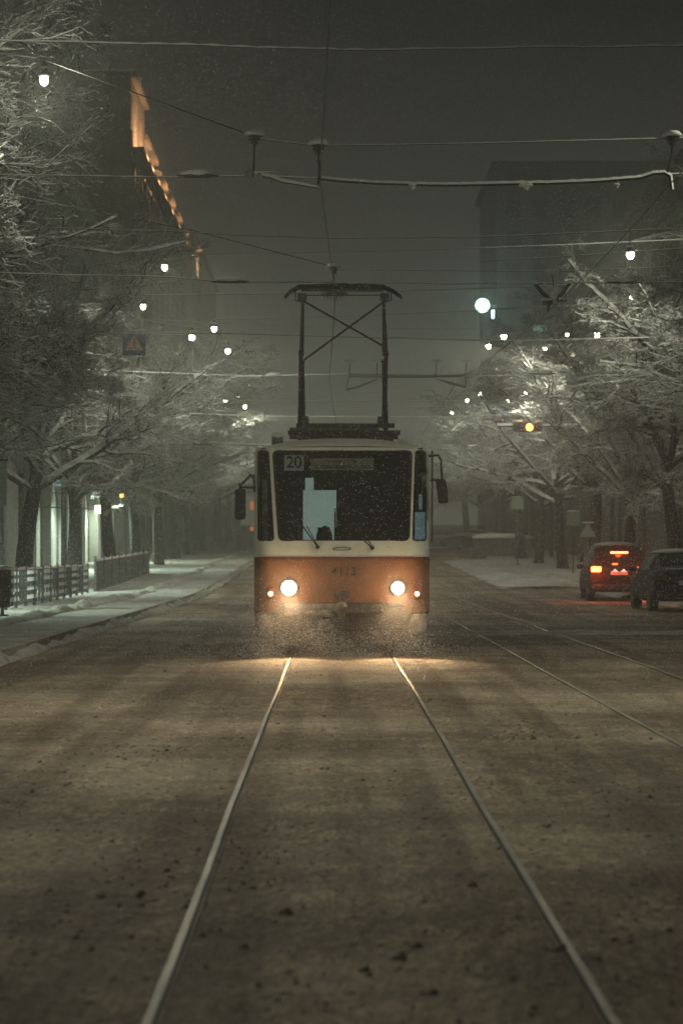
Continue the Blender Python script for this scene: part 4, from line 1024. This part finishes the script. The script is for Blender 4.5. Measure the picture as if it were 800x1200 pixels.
# interior
b = MB(); b.box((0, 1.75, 1.9), (2.4, .05, 2.2)); b.box((0, .95, .98), (2.4, 1.6, .05)); b.box((0, .95, 2.93), (2.3, 1.5, .02)); b.build('cab_wall', 'interior', tram)
b = MB(); b.box((0, .42, 1.48), (2.1, .5, .20)); b.build('dashboard', 'rubber', tram)
def cabx(px): return (px - 400.9) / 80.5
ci = 1.0   # cab depth of the lit pane
def cpx(px, Y): return X(px, Y) - TX
def cpz(py, Y): return Z(py, Y) - .02
Yi = TY + ci
def ibox(px0, px1, py0, py1, Y, th=.02):
    return MB().box(((cpx(px0, Y) + cpx(px1, Y)) / 2, Y - TY, (cpz(py0, Y) + cpz(py1, Y)) / 2), (cpx(px1, Y) - cpx(px0, Y), th, cpz(py0, Y) - cpz(py1, Y)))
b = ibox(355, 394, 574.5, 618, Yi)
o = b.build('cab_door_window', 'cab_lit', tram)
ibox(357.5, 367.5, 560, 574.2, Yi).build('pane', 'cab_lit', o)
ibox(355, 372, 618.2, 634, Yi).build('pane', 'cab_lit', o); ibox(386, 393, 618.2, 634, Yi).build('pane', 'cab_lit', o)
ibox(391.5, 393.5, 596, 636, Yi - .03).build('frame', 'interior', o)
b = MB(); b.blob((cpx(380, Yi - .3), ci - .3, cpz(636, Yi - .3)), (.26, .2, .5), rough=.1); b.build('seat', 'rubber', tram, smooth=True)
MB().tube([(.35, .45, 1.55), (.33, .42, 1.75), (.36, .5, 1.8)], .012, 6).build('lever', 'steel', tram)
MB().box((cpx(491.8, TY + .5), .5, cpz(618, TY + .5)), (.145, .02, .44)).build('side_pane', 'cab_blue', tram)
MB().box((cpx(492.5, TY + .52), .52, cpz(588, TY + .52)), (.05, .02, .22)).build('side_pane', 'cab_blue', tram)
MB().box((-1.10, .45, 2.0), (.08, .05, 1.0)).build('cab_post', 'grime', tram)
# route number and destination board behind the glass
yb = Fy(-.7, 2.74) + .035
b = ibox(333, 356, 533.5, 551.5, TY + yb, .012); b.build('route_plate', 'plate_white', tram)
text_mesh('route_number', '20', .235, 'black', (cpx(344.5, TY + yb), yb - .012, cpz(542.3, TY + yb)), tram, sx=.95)
b = ibox(364, 438, 537, 551, TY + yb + .01, .012); db = b.build('destination_board', 'dest', tram)
rnd = random.Random(5); b = MB()
for row, (py, h_) in enumerate(((540.6, .035), (547.2, .05))):
    px = 384 if row == 0 else 370
    while px < (418 if row == 0 else 434):
        w_ = rnd.uniform(.022, .034); x = cpx(px, TY + yb)
        if rnd.random() > .12:
            z_ = cpz(py, TY + yb)
            b.box((x, yb - .004, z_), (.008, .004, h_))
            if rnd.random() < .8: b.box((x + w_ * .7, yb - .004, z_), (.008, .004, h_))
            b.box((x + w_ * .35, yb - .0045, z_ + rnd.choice((-1, 0, 1)) * h_ * .42), (w_ * .7, .004, .008))
        px += w_ * 83 * 1.25
b.build('lettering', 'black', db)
text_mesh('fleet_number', '4113', .165, 'black', (cpx(403, TY), Fy(0, 1.2) - .006, cpz(670, TY)), tram, sx=.98, spacing=1.1)
b = MB(); b.tube([(.13 * math.cos(a * math.pi / 12), Fy(.0, 1.5) - .006, 1.50 + .02 * math.sin(a * math.pi / 12)) for a in range(25)], .005, 5, cap=False); b.build('emblem', 'steel', tram)
# wipers
for pts, w_ in (((355, 617, 372, 641), 1), ((427, 634, 436, 642), 1)):
    z0_ = cpz(pts[1], TY); z1_ = cpz(pts[3], TY); xa = cpx(pts[0], TY); xb = cpx(pts[2], TY)
    b = MB(); b.tube([(xa, Fy(xa, z0_) - .03, z0_), (xb, Fy(xb, z1_) - .04, z1_)], .010, 6); b.tube([(xa + .05, Fy(xa, z0_) - .03, z0_ + .01), (xb + .01, Fy(xb, z1_) - .04, z1_)], .007, 6)
    b.lathe([(.03, -.05), (.03, .0)], (xb, Fy(xb, z1_) - .01, z1_), axis='y', sides=10); b.build('wiper', 'rubber', tram)
# headlights, markers
for px, py, rr in ((338.5, 689, .105), (466, 689, .088)):
    x = cpx(px, TY); z_ = cpz(py, TY); y_ = Fy(x, z_)
    b = MB(); b.lathe([(rr + .035, .02), (rr + .035, -.035), (rr + .005, -.045), (rr + .005, -.01)], (x, y_, z_), axis='y', sides=24); h_ = b.build('headlight', 'steel', tram)
    b = MB(); b.lathe([(rr, -.02), (rr * .8, -.04), (rr * .3, -.052)], (x, y_, z_), axis='y', sides=24); b.build('lens', 'head_on', h_, smooth=True)
    point_light('headlight_beam', (x, y_ - .16, z_), 330, (1, .66, .36), .07, tram, 'SPOT', (R(-56), 0, 0), R(64), .8)
for px, py in ((338.5, 689), (466, 689)):
    x = cpx(px, TY); z_ = cpz(py, TY); point_light('headlight_spill', (x, Fy(x, z_) - .30, z_), 9, (1, .68, .38), .06, tram)  # extra light added ahead of each lens, warms the panel around it
for px, py in ((317, 695), (488.5, 695)):
    x = cpx(px, TY); z_ = cpz(py, TY); y_ = Fy(x, z_)
    b = MB(); b.box((x, y_ - .01, z_), (.10, .05, .18)); bevel(b.build('marker_light', 'dark_red', tram), .02)
    b = MB(); b.lathe([(.035, -.035), (.03, -.045), (.01, -.05)], (x, y_, z_ - .01), axis='y', sides=12); b.build('marker_bulb', 'marker_on', tram)
MB().box((1.09, Fy(1.09, .93) - .03, .98), (.08, .05, .2)).build('marker_housing', 'dark_red', tram)
# bumper, coupler, underframe
b = MB(); b.box((-.42, .0, .64), (.80, .12, .18)); o = b.build('bumper', 'grime', tram); bevel(o, .03)
b = MB(); b.box((.30, .0, .66), (.60, .12, .14)); o = b.build('bumper', 'under', tram); bevel(o, .03)
b = MB(); b.tube([(0, .1, .82), (0, -.12, .80), (0, -.14, .45)], .05, 8); b.lathe([(.09, -.05), (.11, -.02), (.11, .02), (.09, .05)], (0, -.02, .86), sides=12); b.box((-.05, -.18, .48), (.26, .22, .13)); b.tube([(-.1, -.2, .5), (-.35, -.12, .6)], .03, 6); b.build('coupler', 'under', tram)
b = MB(); b.blob((-.22, -.22, .42), (.26, .2, .2), seed=2); b.blob((0, -.16, .70), (.16, .16, .12), seed=3); b.blob((-.3, -.1, .58), (.5, .2, .12), seed=7, rough=.5); b.build('caked_snow', 'grime', tram, smooth=True)
for x, m_ in ((1.08, 'plate_white'), (-1.1, 'grime')):
    b = MB(); b.box((x, .18, .42), (.27, .2, .34)); bevel(b.build('step_skirt', 'grime', tram), .04)
    b = MB(); b.blob((x, .07, .42), (.26, .12, .32), seed=x * 7, rough=.3); b.build('caked_snow', 'bank' if x > 0 else 'grime', tram, smooth=True)
b = MB(); b.box((0, .9, .52), (2.1, 1.5, .30)); b.box((0, 7, .6), (2.2, 12, .5)); b.box((0, .25, .24), (1.9, .12, .22)); b.build('underframe', 'under', tram)
for y in (2.2, 4.1, 10.3, 12.2):
    for s in (-1, 1):
        MB().lathe([(.12, -.07), (.33, -.05), (.35, -.04), (.35, .05), (.12, .07)], (s * .74, y, .34), axis='x', sides=22).build('wheel', 'steel', tram)
for y in (3.15, 11.25): MB().box((0, y, .42), (1.9, 2.4, .16)).build('bogie', 'under', tram)
# mirrors
def mir(px0, px1, py0, py1, arms, tilt=0):
    x = (cpx(px0, TY) + cpx(px1, TY)) / 2; z_ = (cpz(py0, TY) + cpz(py1, TY)) / 2; w_ = cpx(px1, TY) - cpx(px0, TY); h_ = cpz(py0, TY) - cpz(py1, TY)
    b = MB(); b.box((0, 0, 0), (w_, .09, h_)); m_ = b.build('mirror', 'rubber', tram); m_.location = (x, .05, z_); m_.rotation_euler = (0, R(tilt), 0); bevel(m_, .035, 3)
    b = MB()
    for (a0, b0, a1, b1) in arms: b.tube([(cpx(a0, TY) - x, .1, cpz(b0, TY) - z_), (cpx(a1, TY) - x, .02, cpz(b1, TY) - z_)], .016, 6)
    a_ = b.build('arm', 'rubber', tram); a_.location = (x, .05, z_); a_.name = 'mirror_arm'
    b = MB(); b.box((0, .05, 0), (w_ * .8, .01, h_ * .85)); b.build('mirror_glass', 'car_glass', m_)
mir(275, 288, 573, 609, [(299, 571, 283, 571), (283, 571, 280, 567), (281, 569, 294, 556), (294, 556, 298, 562), (297, 556, 298, 576), (281, 567, 281, 578)])
mir(512, 524, 561, 590, [(503, 534, 514, 533), (514, 533, 517, 540), (517, 540, 518, 563), (505, 563, 514, 562)], tilt=-8)
b = MB(); b.tube([(1.29, .3, 2.9), (1.285, .3, 1.6)], .014, 6); b.build('grab_rail', 'steel', tram)

# pantograph
PY = 36.6; pan = bpy.data.objects.new('pantograph', None); COL.objects.link(pan); pan.parent = tram; pan.location = (0, PY - TY, 0)
def q(px, py, Y=PY): return Vector((X(px, Y) - TX, Y - PY, Z(py, Y) - .02))
b = MB()
for dy in (-1.1, 1.1): b.box((.05, dy * .6, 3.32), (1.75, .07, .07))
for x in (-.62, .72): b.box((x, 0, 3.30), (.07, 1.9, .07)); b.box((x, 0, 3.22), (.06, .06, .2))
b.build('base_frame', 'rust', pan)
b = MB()
for x in (-.62, .72):
    for dy in (-.66, .66): b.lathe([(.05, 0), (.07, .03), (.045, .05), (.07, .08), (.045, .11), (.05, .15)], (x, dy, 3.12), sides=10)
b.tube([(-.70, -.5, 3.44), (.84, -.5, 3.44)], .035, 8)
for x in (-.55, .62): b.lathe([(.04, -.05), (.085, -.04), (.085, .04), (.04, .05)], (x, -.5, 3.5), axis='x', sides=12)
b.box((-.1, -.5, 3.38), (1.4, .1, .05)); b.build('drive_shaft', 'steel', pan)
xl, xr = -.62, .70
KY = .75
for x in (xl, xr):
    for sg in (-1, 1): MB().tube([(x + (.02 * sg), sg * .2, 3.42), (x, sg * KY, 4.55)], [.042, .032], 8).build('lower_arm', 'rust', pan)
b = MB()
for sg in (-1, 1):
    for x in (xl, xr): b.tube([(x, sg * KY, 4.55), (x * .97, sg * .06, 5.46)], [.028, .022], 8)
    for x in (xl, xr): b.lathe([(.03, -.04), (.05, -.03), (.05, .03), (.03, .04)], (x, sg * KY, 4.55), axis='x', sides=10)
b.tube([(xl, KY, 4.55), (xr * .97, .10, 5.44)], .017, 6); b.tube([(xr * .99, KY * .78, 4.78), (xl * .97, .10, 5.46)], .017, 6)
b.build('upper_arm', 'rust', pan)
b = MB()
for x in (xl, xr):
    b.blob((x, .7, 4.62), (.08, .08, .14), seed=x)
b.build('snow_cap', 'twig_snow', pan)
b = MB()
for dy in (-.14, .14):
    b.tube([q(333, 349) + Vector((0, dy, 0)), q(341, 341) + Vector((0, dy, 0)), q(350, 336.5) + Vector((0, dy, 0)), q(400, 335.5) + Vector((0, dy, 0)), q(449, 336.5) + Vector((0, dy, 0)), q(460, 341) + Vector((0, dy, 0)), q(471, 349) + Vector((0, dy, 0))], [.012, .018, .026, .028, .026, .018, .012], 8)
b.box(q(401, 339), (1.3, .34, .03)); b.build('contact_bow', 'rubber', pan)
b = MB()
for px in (354, 450):
    b.box(q(px, 348), (.14, .3, .09)); b.tube([q(px - 8 if px < 400 else px + 8, 341), q(px - 8 if px < 400 else px + 8, 352), q(px, 354)], .012, 6)
b.tube([q(354, 346), q(450, 346)], .010, 6); b.build('spring_box', 'steel', pan)
b = MB(); b.blob(q(370, 333), (.24, .2, .05), seed=1); b.blob(q(412, 333), (.14, .2, .05), seed=2); b.build('snow_cap', 'twig_snow', pan, smooth=True)

# ------------------------------------------------------------------ snow in the air
def flakes(name, n, fn, label, cat):
    vs = []; fs = []
    rnd = random.Random(n)
    for i in range(n):
        x, y, z, s = fn(rnd)
        a = Vector((rnd.uniform(-1, 1), rnd.uniform(-1, 1), rnd.uniform(-1, 1))).normalized(); c = a.orthogonal().normalized(); d = a.cross(c)
        b0 = len(vs); p = Vector((x, y, z))
        vs += [tuple(p + c * s), tuple(p + (d * .87 - c * .5) * s), tuple(p - (d * .87 + c * .5) * s), tuple(p + a * s)]
        fs += [(b0, b0 + 1, b0 + 2), (b0, b0 + 3, b0 + 1), (b0 + 1, b0 + 3, b0 + 2), (b0 + 2, b0 + 3, b0)]
    o = MB().add(vs, fs).build(name, 'flake'); tag(o, label, cat, kind='stuff')
def ff(r):
    y = 12 + 48 * r.random() ** .75
    return (r.uniform(-.165 * y - 1, .175 * y + 1), y, r.uniform(.05, 1.45 + .255 * y), r.uniform(.0035, .0085) * min(1.2, y / 30))
flakes('falling_snow', 150000, ff, 'fine snowflakes falling through the whole street', 'snow')
def fs_(r):
    while True:
        x = r.gauss(.05, .85) if r.random() < .8 else r.gauss(-.6, 1.5); y = TY + .25 - abs(r.gauss(0, .75)); z = min(1.2, abs(r.gauss(0, .34))) + .01
        if noise.noise(Vector((x * 1.6, y * 1.5, z * 2.2 + 7))) + .30 > r.random() * .75: return (x, y, z, r.uniform(.003, .0095))
flakes('snow_spray', 11000, fs_, 'cloud of snow crystals whirled up round the wheels and coupler of the tram', 'snow')
bm = bmesh.new(); bmesh.ops.create_icosphere(bm, subdivisions=3, radius=1)
b = MB().add([(v.co.x * 1.7 + .15, v.co.y * .55 + TY - .38, v.co.z * .80 + .70) for v in bm.verts], [tuple(v.index for v in f.verts) for f in bm.faces]); bm.free()
tag(b.build('snow_mist', vol_mat('spray_mist', (.95, .93, .9), .11, .1)), 'pale mist of powder snow hanging before the tram nose', 'mist', kind='stuff')

# ------------------------------------------------------------------ render settings
scene.render.engine = 'CYCLES'
scene.view_settings.view_transform = 'Standard'; scene.view_settings.look = 'None'; scene.view_settings.exposure = -0.08; scene.view_settings.gamma = 1
c = scene.cycles
c.use_denoising = True
c.volume_bounces = 1; c.max_bounces = 6; c.diffuse_bounces = 2; c.glossy_bounces = 2; c.transparent_max_bounces = 12; c.transmission_bounces = 4
c.sample_clamp_indirect = 2.0; c.sample_clamp_direct = 30
c.use_light_tree = True
